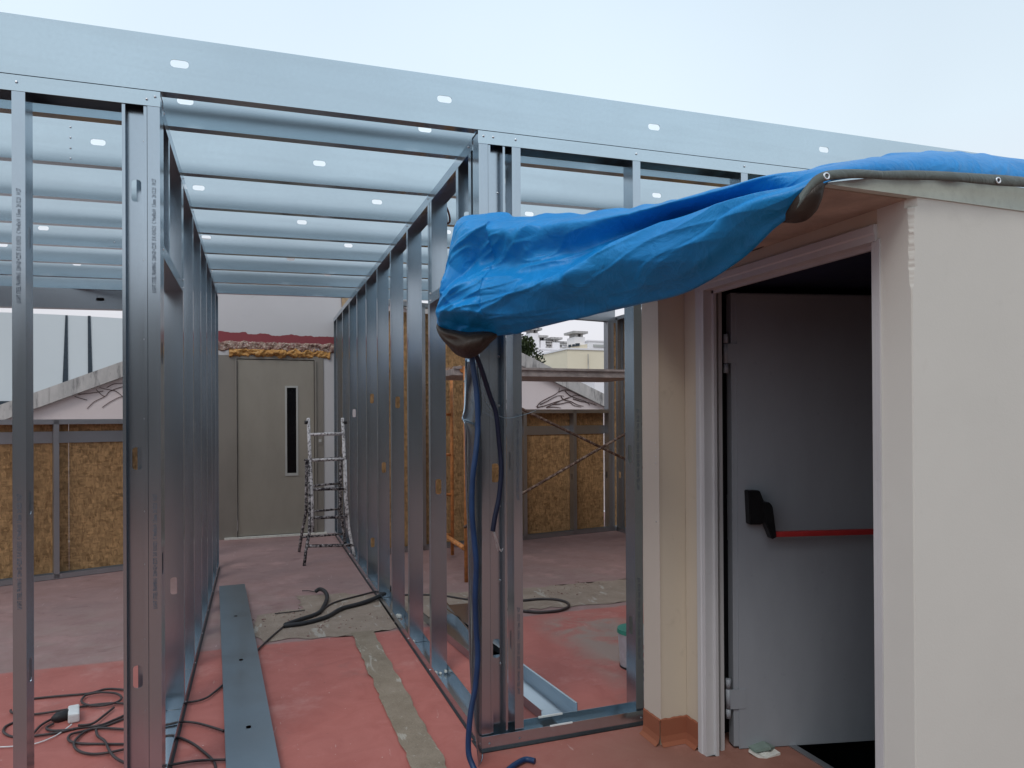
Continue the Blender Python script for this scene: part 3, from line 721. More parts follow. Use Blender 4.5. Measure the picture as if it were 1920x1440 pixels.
# ------------------------------------------------------------------ stair house on the right
house = thing('stair_house', 'off white rendered stair house with open grey fire door at the right', 'building', (2.6, 2.2, 0))
XC, YF, ZR = 1.806, 1.533, 2.088
def rough_edge_wall():
    """front wall whose top left arris is chipped off"""
    bm = bmesh.new(); nz = 520
    pts = []
    for i in range(nz + 1):
        z = 2.118 * i / nz
        c = 0.0
        if z > 1.80: c = sm(1.80, 1.84, z) * (.006 + .011 * noise.noise(V(z * 7, 3, 1)) + .006 * noise.noise(V(z * 31, 8.3, 1)) + .003 * noise.noise(V(z * 97, 5, 1)))
        if z > 2.06: c += .012
        pts.append((z, max(c, 0.0)))
    front = [bm.verts.new((XC + .002 + c, YF, z)) for z, c in pts]; side = [bm.verts.new((XC, YF + .004 + c, z)) for z, c in pts]
    fr2 = [bm.verts.new((4.6, YF, z)) for z, c in pts]; sd2 = [bm.verts.new((XC, 1.655, z)) for z, c in pts]
    for i in range(nz):
        f = bm.faces.new((front[i], fr2[i], fr2[i + 1], front[i + 1])); f.material_index = 0
        f = bm.faces.new((side[i], front[i], front[i + 1], side[i + 1])); f.material_index = 2 if pts[i][1] > 0 else 0
        f = bm.faces.new((sd2[i], side[i], side[i + 1], sd2[i + 1])); f.material_index = 1
    a, b, c, d = front[-1], fr2[-1], sd2[-1], side[-1]
    e1 = bm.verts.new((4.6, 1.655, 2.118)); e0 = bm.verts.new((4.6, 1.655, 0)); bm.faces.new((a, b, e1, c, d))
    bm.faces.new((sd2[0], sd2[-1], e1, e0))
    bmesh.ops.recalc_face_normals(bm, faces=bm.faces)
    return bm
obj('front_wall', rough_edge_wall(), [M['white_wall'], M['cream_wall'], M['gypsum']], house)
# torn paper edge of the board at the top
bm = bmesh.new(); xs = [1.845 + i * .02 for i in range(130)]
a = [bm.verts.new((x, YF - .0025, 2.122 + .004 * noise.noise(V(x * 20, 0, 0)))) for x in xs]; b = [bm.verts.new((x, YF - .0025, 2.112 - .001 * (i % 2))) for i, x in enumerate(xs)]
for i in range(len(xs) - 1): bm.faces.new((a[i], a[i + 1], b[i + 1], b[i]))
g = bmesh.ops.extrude_face_region(bm, geom=bm.faces[:]); bmesh.ops.translate(bm, verts=[v for v in g['geom'] if isinstance(v, bmesh.types.BMVert)], vec=(0, .002, 0))
bmesh.ops.recalc_face_normals(bm, faces=bm.faces)
obj('torn_board_edge', bm, M['white_wall'], house)
# pier and side wall with door opening (y 1.657..2.585)
bm = bmesh.new(); box(bm, (XC, 2.60, .0), (1.90, 2.698, ZR - .001)); box(bm, (XC, 1.655, 2.035), (1.90, 2.60, ZR - .001)); box(bm, (1.672, 2.70, 0), (1.90, 2.83, ZR - .001))
obj('side_wall', bm, M['cream_wall'], house)
bm = bmesh.new(); box(bm, (1.668, 2.695, .11), (1.6715, 2.835, ZR - .002)); obj('pier_edge', bm, M['edge_wall'], house)
screws([(1.6675, 2.72, z) for z in (.98, 1.24, 1.27, 1.33, 1.47, 1.6)], (-1, 0, 0), house, .003, 'nail_heads')
# skirting
bm = bmesh.new()
zs = .115
def skirt(p0, p1, n):
    p0, p1, n = Vector(p0), Vector(p1), Vector(n); k = max(2, int((p1 - p0).length / .008)); rows = []
    for i in range(k + 1):
        p = p0.lerp(p1, i / k); jz = .004 * noise.noise(p * 40)
        prof = [(.002, zs + jz), (.008, zs - .004 + jz), (.008, .04), (.014, .015), (.03, .0015)]
        rows.append([bm.verts.new(p + n * d + V(0, 0, z)) for d, z in prof])
    for i in range(k):
        for j in range(4): bm.faces.new((rows[i][j], rows[i + 1][j], rows[i + 1][j + 1], rows[i][j + 1]))
skirt((1.668, 2.83, 0), (1.668, 2.69, 0), (-1, 0, 0)); skirt((1.665, 2.70, 0), (XC, 2.70, 0), (0, -1, 0)); skirt((XC, 2.70, 0), (XC, 2.60, 0), (-1, 0, 0))
bmesh.ops.recalc_face_normals(bm, faces=bm.faces)
obj('skirting', bm, M['base_tile'], house)
# door casing: moulded steel frame
def casing():
    bm = bmesh.new()
    # far jamb, near jamb, head: outer board and a stepped inner rebate
    for (o_, w_) in ((0, 0), ):
        pass
    prof = [(0.0, 0.0), (-.012, 0.0), (-.015, .003), (-.015, .028), (-.011, .034), (-.011, .056), (0.030, .056), (.030, .070), (.044, .070), (.044, 0.0)]
    # prof = (x offset from XC, distance into the opening)
    def jamb(y, d, z1):
        pts = [V(XC + px, y + d * py, .0) for px, py in prof]
        prism(pts, (0, 0, z1), bm)
    jamb(2.596, -1, 1.985)
    prism([V(XC + px, 1.655, 2.038 - py * .95) for px, py in prof], (0, .947, 0), bm)
    return bm
obj('door_casing', casing(), M['casing'], house)
bm = bmesh.new(); box(bm, (XC - .006, 1.643, 0), (XC + .05, 1.6548, 1.99)); box(bm, (XC - .006, 1.6552, 0), (XC + .012, 1.672, 1.984)); obj('near_jamb', bm, M['casing'], house)
bm = bmesh.new(); box(bm, (1.885, 2.560, 0), (1.903, 2.575, 1.985)); obj('inner_stop', bm, M['casing'], house)
# interior: dark walls, ceiling, threshold, stair
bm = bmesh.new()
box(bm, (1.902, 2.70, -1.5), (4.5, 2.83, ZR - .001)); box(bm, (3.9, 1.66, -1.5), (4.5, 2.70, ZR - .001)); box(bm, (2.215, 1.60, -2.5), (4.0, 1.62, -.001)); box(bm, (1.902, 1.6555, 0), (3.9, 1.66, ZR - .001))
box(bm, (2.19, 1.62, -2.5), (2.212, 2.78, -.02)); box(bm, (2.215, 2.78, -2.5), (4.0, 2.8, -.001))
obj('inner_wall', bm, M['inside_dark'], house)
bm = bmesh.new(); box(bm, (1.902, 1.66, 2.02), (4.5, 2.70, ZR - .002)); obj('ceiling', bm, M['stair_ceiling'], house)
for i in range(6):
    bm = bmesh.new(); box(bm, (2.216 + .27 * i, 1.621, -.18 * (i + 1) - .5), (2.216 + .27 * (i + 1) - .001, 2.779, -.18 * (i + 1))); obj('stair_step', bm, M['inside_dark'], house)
bm = bmesh.new(); box(bm, (2.185, 1.625, .0005), (2.218, 2.56, .006)); obj('stair_nosing', bm, M['galv_dull'], house)
# roof board with overhang, mint plasterboard
bm = bmesh.new()
box(bm, (1.56, YF + .03, ZR), (4.6, 2.86, 2.115)); prism([V(1.49, YF - .004, ZR), V(4.6, YF - .004, ZR), V(4.6, YF - .004, 2.166), V(1.86, YF - .004, 2.160), V(1.62, YF - .004, 2.118), V(1.49, YF - .004, 2.093)], (0, .0335, 0), bm); bmesh.ops.recalc_face_normals(bm, faces=bm.faces)
obj('roof_board', bm, M['mint_board'], house)
bm = bmesh.new(); box(bm, (1.50, YF + .02, ZR - .004), (XC + .09, 2.86, ZR - .0005)); obj('soffit', bm, M['soffit'], house)
bm = tube(bmesh.new(), catmull([at(1398, 473, 'x', XC - .01), at(1425, 465, 'x', XC - .012), at(1445, 450, 'x', XC - .012), at(1450, 435, 'x', XC - .01)], 6), .0025, 6)
obj('stray_wire', bm, M['dark_cord'], house)

# door leaf, opened into the house
hx, hy = 1.952, 2.578; ang = math.atan2(-.160, .668)
leafM = Matrix.Translation((hx, hy, 0)) @ Matrix.Rotation(ang, 4, 'Z')
fd = obj('fire_door', bbox((0.0, -.026, .012), (.86, .026, 1.985), .002, leafM), M['door_grey'], house); fd['label'] = 'grey steel fire door opened inward'
bm = bmesh.new(); box(bm, (.022, -.0315, .004), (.858, -.0262, 1.978), leafM); bmesh.ops.recalc_face_normals(bm, faces=bm.faces); obj('face_sheet', bm, M['door_grey'], fd)
def hinge(z):
    bm = bmesh.new()
    for a, b in ((z - .085, z - .045), (z - .042, z + .042), (z + .045, z + .085)): tube(bm, [leafM @ V(-.022, -.022, a), leafM @ V(-.022, -.022, b)], .011, 12)
    box(bm, (-.018, -.0345, z - .042), (.05, -.0318, z + .042), leafM)
    return bm
for z in (1.72, .22): obj('hinge', hinge(z), M['door_grey'], fd, False)
# panic bar
def pw(px, py):   # point on the leaf face
    d = sight(px, py); n = leafM.to_3x3() @ V(0, -1, 0); p0 = leafM @ V(0, -.032, 0); o_ = V(0, 0, CAMH)
    return o_ + d * ((p0 - o_).dot(n) / d.dot(n))
n_ = (leafM.to_3x3() @ V(0, -1, 0)).normalized()
pts = [pw(1395, 918), pw(1416, 918), pw(1424, 938), pw(1426, 970), pw(1419, 981), pw(1398, 981)]
bm = prism(pts, n_ * .045); bmesh.ops.bevel(bm, geom=[e for e in bm.edges if abs(e.calc_face_angle(0)) > .4], offset=.003, segments=2, affect='EDGES')
obj('bar_housing', bm, M['black_plastic'], fd)
pts = [pw(1418, 938), pw(1428, 938), pw(1434, 946), pw(1441, 1002), pw(1433, 1006), pw(1421, 976)]
bm = prism([p + n_ * .03 for p in pts], n_ * .045); bmesh.ops.bevel(bm, geom=[e for e in bm.edges if abs(e.calc_face_angle(0)) > .4], offset=.003, segments=2, affect='EDGES')
obj('bar_arm', bm, M['black_plastic'], fd)
a = leafM.inverted() @ (pw(1436, 997)); bm = bbox((a.x, -.098, a.z - .014), (.80, -.072, a.z + .010), .006, leafM)
obj('push_bar', bm, M['red_bar'], fd)
bm = bmesh.new(); box(bm, (.0, .0262, .9), (.02, .03, 1.1), leafM); obj('lock_plate', bm, M['galv_dull'], fd)

# broken plasterboard piece on the floor by the door
c = fl(1430, 1411)
bm = bmesh.new()
def chip(pts, z0, z1, b):
    prism([c + V(x, y, z0 + .01 * math.sin(x * 60)) for x, y in pts], (0, 0, z1 - z0), b)
chip([(-.055, -.03), (-.02, -.05), (.055, -.045), (.06, -.01), (.03, .035), (-.03, .045), (-.065, .01)], .001, .012, bm)
o = obj('plasterboard_scrap', bm, M['gypsum']); tag(o, 'broken piece of green plasterboard lying before the grey door', 'debris')
bm = bmesh.new(); chip([(-.045, -.005), (.02, -.03), (.065, .0), (.03, .045), (-.035, .05)], .0125, .022, bm); obj('green_facing', bm, M['mint_board'] if False else simple('dark_mint_paper', (.20, .26, .23), .8), o)

# ------------------------------------------------------------------ tarpaulin
def interp(tab, x):
    if x <= tab[0][0]: return tab[0][1:]
    for a, b in zip(tab, tab[1:]):
        if x <= b[0]:
            t = (x - a[0]) / (b[0] - a[0]); return tuple(p + (q - p) * t for p, q in zip(a[1:], b[1:]))
    return tab[-1][1:]
# top point px,py | bottom point px,py | depth top y, bottom y
PAIRS = [(0, 857, 414, 819, 606, 2.80, 2.78), (1, 872, 405, 826, 624, 2.79, 2.77), (2.5, 900, 402, 862, 634, 2.75, 2.73), (4, 928, 400, 905, 633, 2.70, 2.68), (5, 952, 398, 934, 630, 2.66, 2.64),
         (6, 968, 406, 958, 628, 2.62, 2.60), (8, 1020, 403, 1002, 617, 2.54, 2.50), (11, 1100, 398, 1088, 596, 2.40, 2.36), (15, 1200, 386, 1190, 573, 2.22, 2.18), (19, 1300, 368, 1285, 549, 2.03, 2.00),
         (23, 1400, 345, 1378, 494, 1.86, 1.80), (26, 1465, 330, 1440, 436, 1.75, 1.66), (28, 1505, 322, 1492, 396, 1.70, 1.58), (30, 1545, 312, 1528, 352, 1.68, 1.53), (33, 1600, 300, 1592, 334, 1.68, 1.52),
         (37, 1690, 289, 1690, 331, 1.70, 1.52), (40, 1760, 284, 1760, 333, 1.72, 1.52), (44, 1850, 292, 1850, 337, 1.74, 1.52), (47, 1930, 306, 1930, 342, 1.76, 1.52), (52, 2100, 330, 2100, 362, 1.80, 1.52)]
FOLD = [(0, .42), (5, .46), (8, .50), (11, .50), (15, .33), (19, .27), (23, .33), (26, .45), (30, .6), (52, .5)]
def tri(t): t = t - math.floor(t); return abs(t - .5) * 2
def fold_d(s, v, px, pz):
    v0 = interp(FOLD, s)[0]; h = sm(0, 6, s) * (1 - sm(26, 31, s))
    w_ = .26 - .16 * sm(10, 20, s)       # the second lobe has a sharp lip to the right, a soft one to the left
    d = .085 * sm(0, .20, v) - .120 * sm(.18, v0 - .02, v) + .140 * sm(v0 - .02, v0 + w_, v) - .10 * sm(.66, 1, v)
    d = d * h + (1 - h) * (.03 * math.sin(v * math.pi))
    fan = sm(13, 22, s) * (1 - sm(27, 34, s))
    d += .026 * fan * (tri(v * 2.6 + .035 * s + .15 * noise.noise(V(px * 3, pz * 3, 0))) - .5)
    X = px - 1.2; Z = pz - 2.05
    n1 = noise.noise(V(px * 2.3, pz * 2.3, 1.7)); n2 = noise.noise(V(px * 3.1, pz * 3.1, 9.2)); n3 = noise.noise(V(px * 5, pz * 5, 4.4)); n4 = noise.noise(V(px * 1.7, pz * 1.7, 20.4))
    cr = 1 - sm(4, 14, s)
    m1 = .5 + .5 * sm(-.2, .3, n2); m2 = sm(-.25, .25, n1); m3 = sm(-.3, .2, -n2); m4 = sm(-.1, .35, n4)
    def crease(ang, fr, ph, wob): return tri((X * math.sin(ang) + Z * math.cos(ang) + wob * n3) * fr + ph)
    d += (.026 + .012 * cr) * m1 * crease(.52 + .5 * n1, 3.1, .1, .05)
    d += (.014 + .030 * cr) * m2 * crease(-.9 + .8 * n2, 3.9, .3, .05)
    d += (.009 + .018 * cr) * m3 * crease(1.3 + .9 * n1, 6.3, .6, .04)
    d += (.005 + .010 * cr) * m4 * crease(.3 + 1.2 * n4, 11, .2, .03)
    for fr, am, sd_ in ((3.2, .016, 3.3), (6.5, .009, 7.7), (12, .0045, 12.1)):
        ca, sa = math.cos(.55 + .5 * n4), math.sin(.55 + .5 * n4)
        nn = noise.noise(V((X * ca + Z * sa) * fr * .55, (-X * sa + Z * ca) * fr * 1.35, sd_))
        d += am * (1 + .8 * cr) * max(0, 1 - abs(nn) * 5.5) ** 1.5
    # creases radiating from the pinched lower left corner
    ax_, az_ = px - .69, pz - 1.86; rr_ = math.hypot(ax_, az_); th_ = math.atan2(az_, ax_)
    d += .055 * sm(.02, .16, rr_) * (1 - sm(.22, .42, rr_)) * (tri(th_ * 1.55 + .35 * n3 + .2) - .5)
    # stiff pleats over the lower left corner
    lc = (1 - sm(2, 8, s)) * sm(.55, .8, v)
    d += .045 * lc * (tri(v * 3.2 + .12 * s + .4 * n1) - .4)
    base_ = .02 * math.sin(v * math.pi)
    k_ = sm(25, 31, s); d = d * (1 - .72 * k_) + base_ * .5 * k_
    return d - .02
def loft(pairs, nu, nv, thick, disp, vext=1.0):
    bm = bmesh.new(); S = [p[0] for p in pairs]; s0, s1 = S[0], S[-1]; rings = []
    T = catmull([at(p[1], p[2], 'y', p[5]) for p in pairs], 12); B = catmull([at(p[3], p[4], 'y', p[6]) for p in pairs], 12); SS = []
    for i in range(len(pairs) - 1): SS += [S[i] + (S[i + 1] - S[i]) * k / 12 for k in range(12)]
    SS.append(S[-1])
    def ev(s):
        for i in range(len(SS) - 1):
            if s <= SS[i + 1] + 1e-9:
                t = (s - SS[i]) / (SS[i + 1] - SS[i]); return T[i].lerp(T[i + 1], t), B[i].lerp(B[i + 1], t)
        return T[-1], B[-1]
    for i in range(nu + 1):
        s = s0 + (s1 - s0) * i / nu; t, b = ev(s)
        t2, b2 = ev(min(s1, s + .5)); t1, b1 = ev(max(s0, s - .5))
        dr = (t2 + b2 - t1 - b1); dr.z = 0; dr.normalize(); n = Vector((dr.y, -dr.x, 0))
        if n.dot(Vector((t.x, t.y, 0))) > 0: n = -n
        th = thick(s); ring = []
        for j in range(nv):
            a = j / nv
            if a < .66:      # front
                v = a / .66; w = math.sin(math.pi * v) ** .6 if 0 < v < 1 else 0
                p = t.lerp(b, v); dd = disp(s, v, p.x, p.z); edge = min(1, v * 9, (1 - v) * 9)
                p = p + n * (th * w * .5 + dd * edge)
                # ragged outline: top and bottom edges wander
                p.z += (1 - edge) * .012 * noise.noise(V(p.x * 14, p.y * 14, v * 3))
            else:            # back
                v = 1 - (a - .66) / .34; w = math.sin(math.pi * v) ** .6 if 0 < v < 1 else 0
                p = t.lerp(b, v) - n * th * w * .5
            ring.append(bm.verts.new(p))
        rings.append(ring)
    for i in range(nu):
        for j in range(nv):
            f = bm.faces.new((rings[i][j], rings[i][(j + 1) % nv], rings[i + 1][(j + 1) % nv], rings[i + 1][j])); f.smooth = True
    for r_ in (rings[0], rings[-1]):
        c_ = bm.verts.new(sum((v.co for v in r_), Vector()) / nv)
        for j in range(nv): bm.faces.new((r_[j], r_[(j + 1) % nv], c_))
    bmesh.ops.recalc_face_normals(bm, faces=bm.faces)
    return bm
tarpo = thing('tarpaulin', 'crumpled blue tarpaulin draped from the stair house roof to the steel frame', 'tarpaulin', (1.5, 2.1, 2.0))
bm = loft(PAIRS, 520, 210, lambda s: .05 + .16 * sm(0, 2.5, s) - .10 * sm(10, 28, s), fold_d)
obj('blue_sheet', bm, M['tarp'], tarpo, True)
# brown underside hanging at the left end
CUP = [(0, 820, 606, 822, 622, 2.76, 2.76), (1, 828, 612, 838, 646, 2.74, 2.74), (2, 845, 618, 856, 664, 2.72, 2.72), (3, 872, 622, 874, 672, 2.70, 2.70), (4, 896, 622, 892, 668, 2.68, 2.68),
       (5, 912, 620, 908, 656, 2.67, 2.67), (6, 925, 622, 922, 640, 2.66, 2.66), (7, 934, 626, 932, 630, 2.66, 2.66)]
bm = loft(CUP, 60, 50, lambda s: .02 + .16 * math.sin(math.pi * min(1, max(0, s / 7))), lambda s, v, x, z: .006 * noise.noise(V(x * 20, z * 20, 0)) - .02 * math.exp(-((s - 2.2) ** 2) * 1.5 - ((v - .45) ** 2) * 40))
obj('brown_underside', bm, M['tarp_back'], tarpo, True)
# folded brown corner under the roof edge
CUR = [(0, 1445, 408, 1440, 414, 1.70, 1.70), (1, 1462, 395, 1462, 417, 1.66, 1.66), (2, 1485, 375, 1488, 420, 1.60, 1.60), (3, 1505, 355, 1510, 414, 1.56, 1.56), (4, 1522, 342, 1530, 398, 1.54, 1.54), (5, 1536, 338, 1540, 372, 1.535, 1.535), (6, 1548, 338, 1547, 346, 1.53, 1.53)]
bm = loft(CUR, 40, 40, lambda s: .012 + .05 * math.sin(math.pi * min(1, s / 6)), lambda s, v, x, z: .003 * noise.noise(V(x * 30, z * 30, 0)))
obj('brown_fold', bm, M['tarp_back'], tarpo, True)
# reinforced hem with grommets
hem = [(1498, 368, 1492, 392), (1515, 345, 1512, 366), (1530, 330, 1530, 347), (1555, 321, 1556, 337), (1600, 319, 1602, 334), (1650, 322, 1655, 336), (1700, 321, 1702, 337), (1750, 322, 1752, 338), (1800, 325, 1800, 341), (1870, 329, 1870, 348), (1935, 335, 1935, 352), (2050, 345, 2050, 365)]
T = catmull([at(h[0], h[1], 'y', 1.492) for h in hem], 8); B = catmull([at(h[2], h[3], 'y', 1.488) for h in hem], 8)
bm = bmesh.new(); rows = []
for t, b in zip(T, B):
    row = []
    for j in range(7):
        v = j / 6; p = t.lerp(b, v); p.y -= .006 * math.sin(math.pi * v) + .003 * noise.noise(p * 20); row.append(bm.verts.new(p))
    rows.append(row)
for i in range(len(rows) - 1):
    for j in range(6): bm.faces.new((rows[i][j], rows[i + 1][j], rows[i + 1][j + 1], rows[i][j + 1])).smooth = True
bmesh.ops.recalc_face_normals(bm, faces=bm.faces); bmesh.ops.solidify(bm, geom=bm.faces[:], thickness=.003)
hm = obj('hem', bm, M['tarp_hem'], tarpo)
for (px, py) in ((1550, 330), (1872, 338)):
    c_ = at(px, py, 'y', 1.480); bm = bmesh.new()
    bmesh.ops.create_circle(bm, segments=4, radius=.001) if False else None
    n = 24; rr = []
    for i in range(n):
        a = 2 * math.pi * i / n; row = []
        for j in range(6):
            b = 2 * math.pi * j / 6; R_ = .0085 + .003 * math.cos(b)
            row.append(bm.verts.new(c_ + V(R_ * math.cos(a), -.0015 * math.sin(b), R_ * math.sin(a) * .9)))
        rr.append(row)
    for i in range(n):
        for j in range(6): bm.faces.new((rr[i][j], rr[(i + 1) % n][j], rr[(i + 1) % n][(j + 1) % 6], rr[i][(j + 1) % 6])).smooth = True
    bmesh.ops.recalc_face_normals(bm, faces=bm.faces)
    obj('grommet', bm, M['grommet'], hm)
    bm = bmesh.new(); bmesh.ops.create_cone(bm, cap_ends=True, segments=16, radius1=.0065, radius2=.0065, depth=.001, matrix=Matrix.Translation(c_ + V(0, .001, 0)) @ Matrix.Rotation(math.pi / 2, 4, 'X')); obj('grommet_eye', bm, M['black_plastic'], hm)

# ------------------------------------------------------------------ hoses, wire, bent strip at the right pack
def yy(px, py, y): return at(px, py, 'y', y)
bm = tube(bmesh.new(), catmull([yy(882, 650, 2.74), yy(886, 680, 2.74), yy(894, 740, 2.73), yy(896, 800, 2.73), yy(892, 850, 2.72), yy(886, 900, 2.72), yy(885, 960, 2.72), yy(889, 1010, 2.72), yy(893, 1060, 2.72),
      yy(891, 1120, 2.73), yy(893, 1180, 2.74), yy(896, 1230, 2.74), yy(891, 1290, 2.74), yy(882, 1340, 2.73), yy(878, 1400, 2.72), yy(884, 1430, 2.70), fl(905, 1462, .02), fl(940, 1452, .016), fl(965, 1434, .015), fl(985, 1424, .015), fl(1003, 1427, .015)], 8), .0115, 12)
o = obj('blue_hose', bm, M['blue_hose']); tag(o, 'long blue hose hanging from the tarpaulin down to the floor', 'hose')
bm = tube(bmesh.new(), catmull([yy(888, 655, 2.76), yy(902, 690, 2.77), yy(918, 740, 2.78), yy(930, 775, 2.79), yy(936, 830, 2.80), yy(940, 880, 2.80), yy(936, 930, 2.80), yy(928, 970, 2.80), yy(924, 996, 2.80)], 8), .0105, 12)
o = obj('navy_hose', bm, M['navy_hose']); tag(o, 'short navy hose hanging beside the long blue hose with its cut end free', 'hose')
bm = bmesh.new()
for k in range(4): tube(bm, catmull([yy(924 + k, 996, 2.80), yy(928 + 2 * k, 1010 + 3 * k, 2.80), yy(930 + 3 * k, 1022 + k * 4, 2.80), yy(934 + 3 * k, 1034 - k * 2, 2.80)], 4), .0012, 5)
obj('frayed_end', bm, M['grommet'], o)
bm = tube(bmesh.new(), catmull([yy(897, 690, 2.77), yy(905, 740, 2.80), yy(915, 760, 2.84), yy(930, 776, 2.87), yy(945, 783, 2.90), yy(962, 783, 2.915), yy(985, 777, 2.915), yy(1005, 770, 3.06)], 6), .0016, 6)
o = obj('tie_wire', bm, M['grey_wire']); tag(o, 'thin grey tie wire looped round the stud beside the hoses', 'wire')
# bent steel strip leaning on the corner
L_ = [(872, 672), (870, 760), (866, 785), (870, 800), (872, 900), (876, 1000), (878, 1100), (879, 1200), (883, 1300), (893, 1400), (898, 1446)]
Rr = [(900, 672), (903, 760), (900, 790), (902, 820), (903, 900), (903, 1000), (903, 1100), (903, 1200), (903, 1300), (903, 1400), (906, 1446)]
bm = bmesh.new(); rows = []
LL = catmull([yy(x, y, 2.84 - .05 * (y > 700) - .035 * math.exp(-((y - 800) / 22) ** 2)) for x, y in L_], 8); RRr = catmull([yy(x, y, 2.90 - .03 * math.exp(-((y - 815) / 40) ** 2)) for x, y in Rr], 8)
for i, (a, b) in enumerate(zip(LL, RRr)):
    row = []
    for j in range(9):
        v = j / 8; p = a.lerp(b, v); p.y -= .012 * math.sin(math.pi * v) * (1 + .8 * noise.noise(V(0, p.z * 4, 1))) + .004 * noise.noise(V(v * 2, p.z * 9, 4)); p.z = max(p.z, .004); row.append(bm.verts.new(p))
    rows.append(row)
for i in range(len(rows) - 1):
    for j in range(8): bm.faces.new((rows[i][j], rows[i + 1][j], rows[i + 1][j + 1], rows[i][j + 1])).smooth = True
bmesh.ops.remove_doubles(bm, verts=bm.verts, dist=1e-5); bmesh.ops.recalc_face_normals(bm, faces=bm.faces); bmesh.ops.solidify(bm, geom=bm.faces[:], thickness=.0015)
o = obj('bent_steel_strip', bm, M['galv_v']); tag(o, 'bent steel strip with a bright dent leaning behind the blue hose', 'steel strip')

# ------------------------------------------------------------------ loose steel sections on the floor
def floor_section(A, B, width, up, F, name, label, mat='galv_y', holes=(), m_hole=None):
    A = Vector(A); B = Vector(B); D = (B - A).normalized(); S = Vector((D.y, -D.x, 0))
    bm = section(A, B, S, (0, 0, up), width, F, .012, .002, holes)
    o = obj(name, bm, M[mat]); tag(o, label, 'steel profile'); return o
# joist lying web-up in the corridor: left edge from near (425,1440) to far (411,1100)
zf = .05
A = fl(424, 1440, zf) ; B = fl(411, 1099, zf); D = (B - A).normalized(); A2 = A - D * .9; w = (fl(459, 1096, zf) - B).length; wn_ = .205
S = Vector((D.y, -D.x, 0)); Lj = (B - A2).length
hs = [((fl(x, y, zf) - A2).dot(D), (fl(x, y, zf) - A2).dot(S), .034, .022) for x, y in ((466, 1363), (452, 1237), (442, 1155))]
bm = section(A2, B, S, (0, 0, -1), .200, .048, .012, .002, hs)
o = obj('loose_joist', bm, M['galv_floor']); tag(o, 'long punched steel joist lying flat on the coral corridor floor', 'steel profile')
# open channel in the right room near the front frame
a = fl(1012, 1349); b = fl(1083, 1338); d = fl(985, 1250) - fl(1083, 1338, 0); d.z = 0; d = (at(985, 1252, 'z', .05) - at(1085, 1325, 'z', .05)); d.z = 0; d.normalize()
S = Vector((-d.y, d.x, 0)); S = S if S.dot(a - b) > 0 else -S
b_ = Vector((b.x, b.y, .003)); bm = section(b_, b_ + d * 1.9, S, (0, 0, 1), .2, .05, .012, .002)
o = obj('loose_channel', bm, M['galv_y']); tag(o, 'open steel channel lying on the floor behind the front right studs', 'steel profile')
a = fl(838, 1146); b = fl(905, 1232); d = (b - a).normalized(); S = Vector((-d.y, d.x, 0)); S = S if S.x > 0 else -S
bm = section(a + V(0, 0, .003) - d * .15, b + V(0, 0, .003), S, (0, 0, 1), .2, .05, .012, .002)
o = obj('loose_channel', bm, M['galv_y']); tag(o, 'shorter steel channel on the floor seen between the corridor studs', 'steel profile')

# ------------------------------------------------------------------ cables
def F5(x, y, z=.008): return fl(x / 3, 960 + y / 3, z)
def F6(x, y, z=.008): return fl(400 + x / 3, 960 + y / 3, z)
strokes = [[(120, 1062), (185, 1050), (330, 1035), (500, 1020), (600, 995), (700, 1000), (760, 1012)], [(60, 1115), (75, 1130), (185, 1138), (350, 1115), (520, 1085), (640, 1075), (720, 1080)],
           [(480, 1030), (560, 1015), (650, 1020), (684, 1045), (650, 1072), (560, 1090), (480, 1082), (458, 1060), (480, 1030)],
           [(75, 1185), (30, 1208), (22, 1240), (75, 1265), (185, 1260), (330, 1240), (440, 1215), (560, 1200), (640, 1170), (730, 1130)],
           [(180, 1255), (230, 1200), (290, 1165)], [(440, 1200), (520, 1190), (590, 1140), (640, 1100)], [(740, 1305), (560, 1305), (430, 1300), (385, 1280), (400, 1250), (480, 1230), (600, 1200), (740, 1145)],
           [(740, 1325), (600, 1355), (500, 1360), (430, 1335), (420, 1290), (480, 1235), (560, 1215), (740, 1225)], [(540, 1225), (550, 1260), (590, 1290), (620, 1350), (660, 1390), (740, 1425), (830, 1440)],
           [(300, 1190), (260, 1215), (300, 1230), (420, 1222)],
           [(720, 1082), (945, 1075), (1060, 1070), (1150, 1050), (1210, 1010), (1262, 965)], [(740, 1225), (945, 1195), (1020, 1180), (1120, 1190), (1260, 1232)],
           [(740, 1305), (945, 1258), (1010, 1270), (1080, 1300), (1140, 1345), (1200, 1400), (1215, 1450)], [(830, 1440), (945, 1425), (1100, 1400), (1270, 1393)]]
bm = bmesh.new()
for i, s in enumerate(strokes): tube(bm, catmull([F5(x, y, .008 + .004 * (i % 3) + .003 * math.sin(x * .02 + i)) for x, y in s], 8), .0058, 8)
o = obj('extension_cord', bm, M['dark_cord']); tag(o, 'tangled dark extension cord coiled on the coral floor at the left', 'cord')
p0, p1 = F5(290, 1165, .02), F5(385, 1140, .02)
bm = tube(bmesh.new(), [p0.lerp(p1, t) for t in (0, .15, .3, .6, 1)], .02, 12, True, lambda t: .010 + .016 * sm(0, .5, t)); obj('cord_socket', bm, M['black_rubber'], o)
c0 = F5(415, 1190, .0); dirw = (F5(415, 1085) - c0); dirw.z = 0; dirw.normalize(); Mx = Matrix.Translation(c0 + dirw * .065) @ Matrix.Rotation(math.atan2(dirw.y, dirw.x), 4, 'Z')
bm = bbox((-.065, -.024, .002), (.07, .024, .045), .008, Mx)
o = obj('white_plug', bm, M['white_plastic']); tag(o, 'white plastic plug adapter lying on the tangled dark cord', 'plug')
bm = tube(bmesh.new(), catmull([F5(-60, 1325), F5(0, 1322), F5(75, 1318), F5(190, 1305), F5(300, 1265), F5(370, 1220), F5(405, 1193, .02)], 8), .003, 8); obj('white_cord', bm, M['white_plastic'], o)
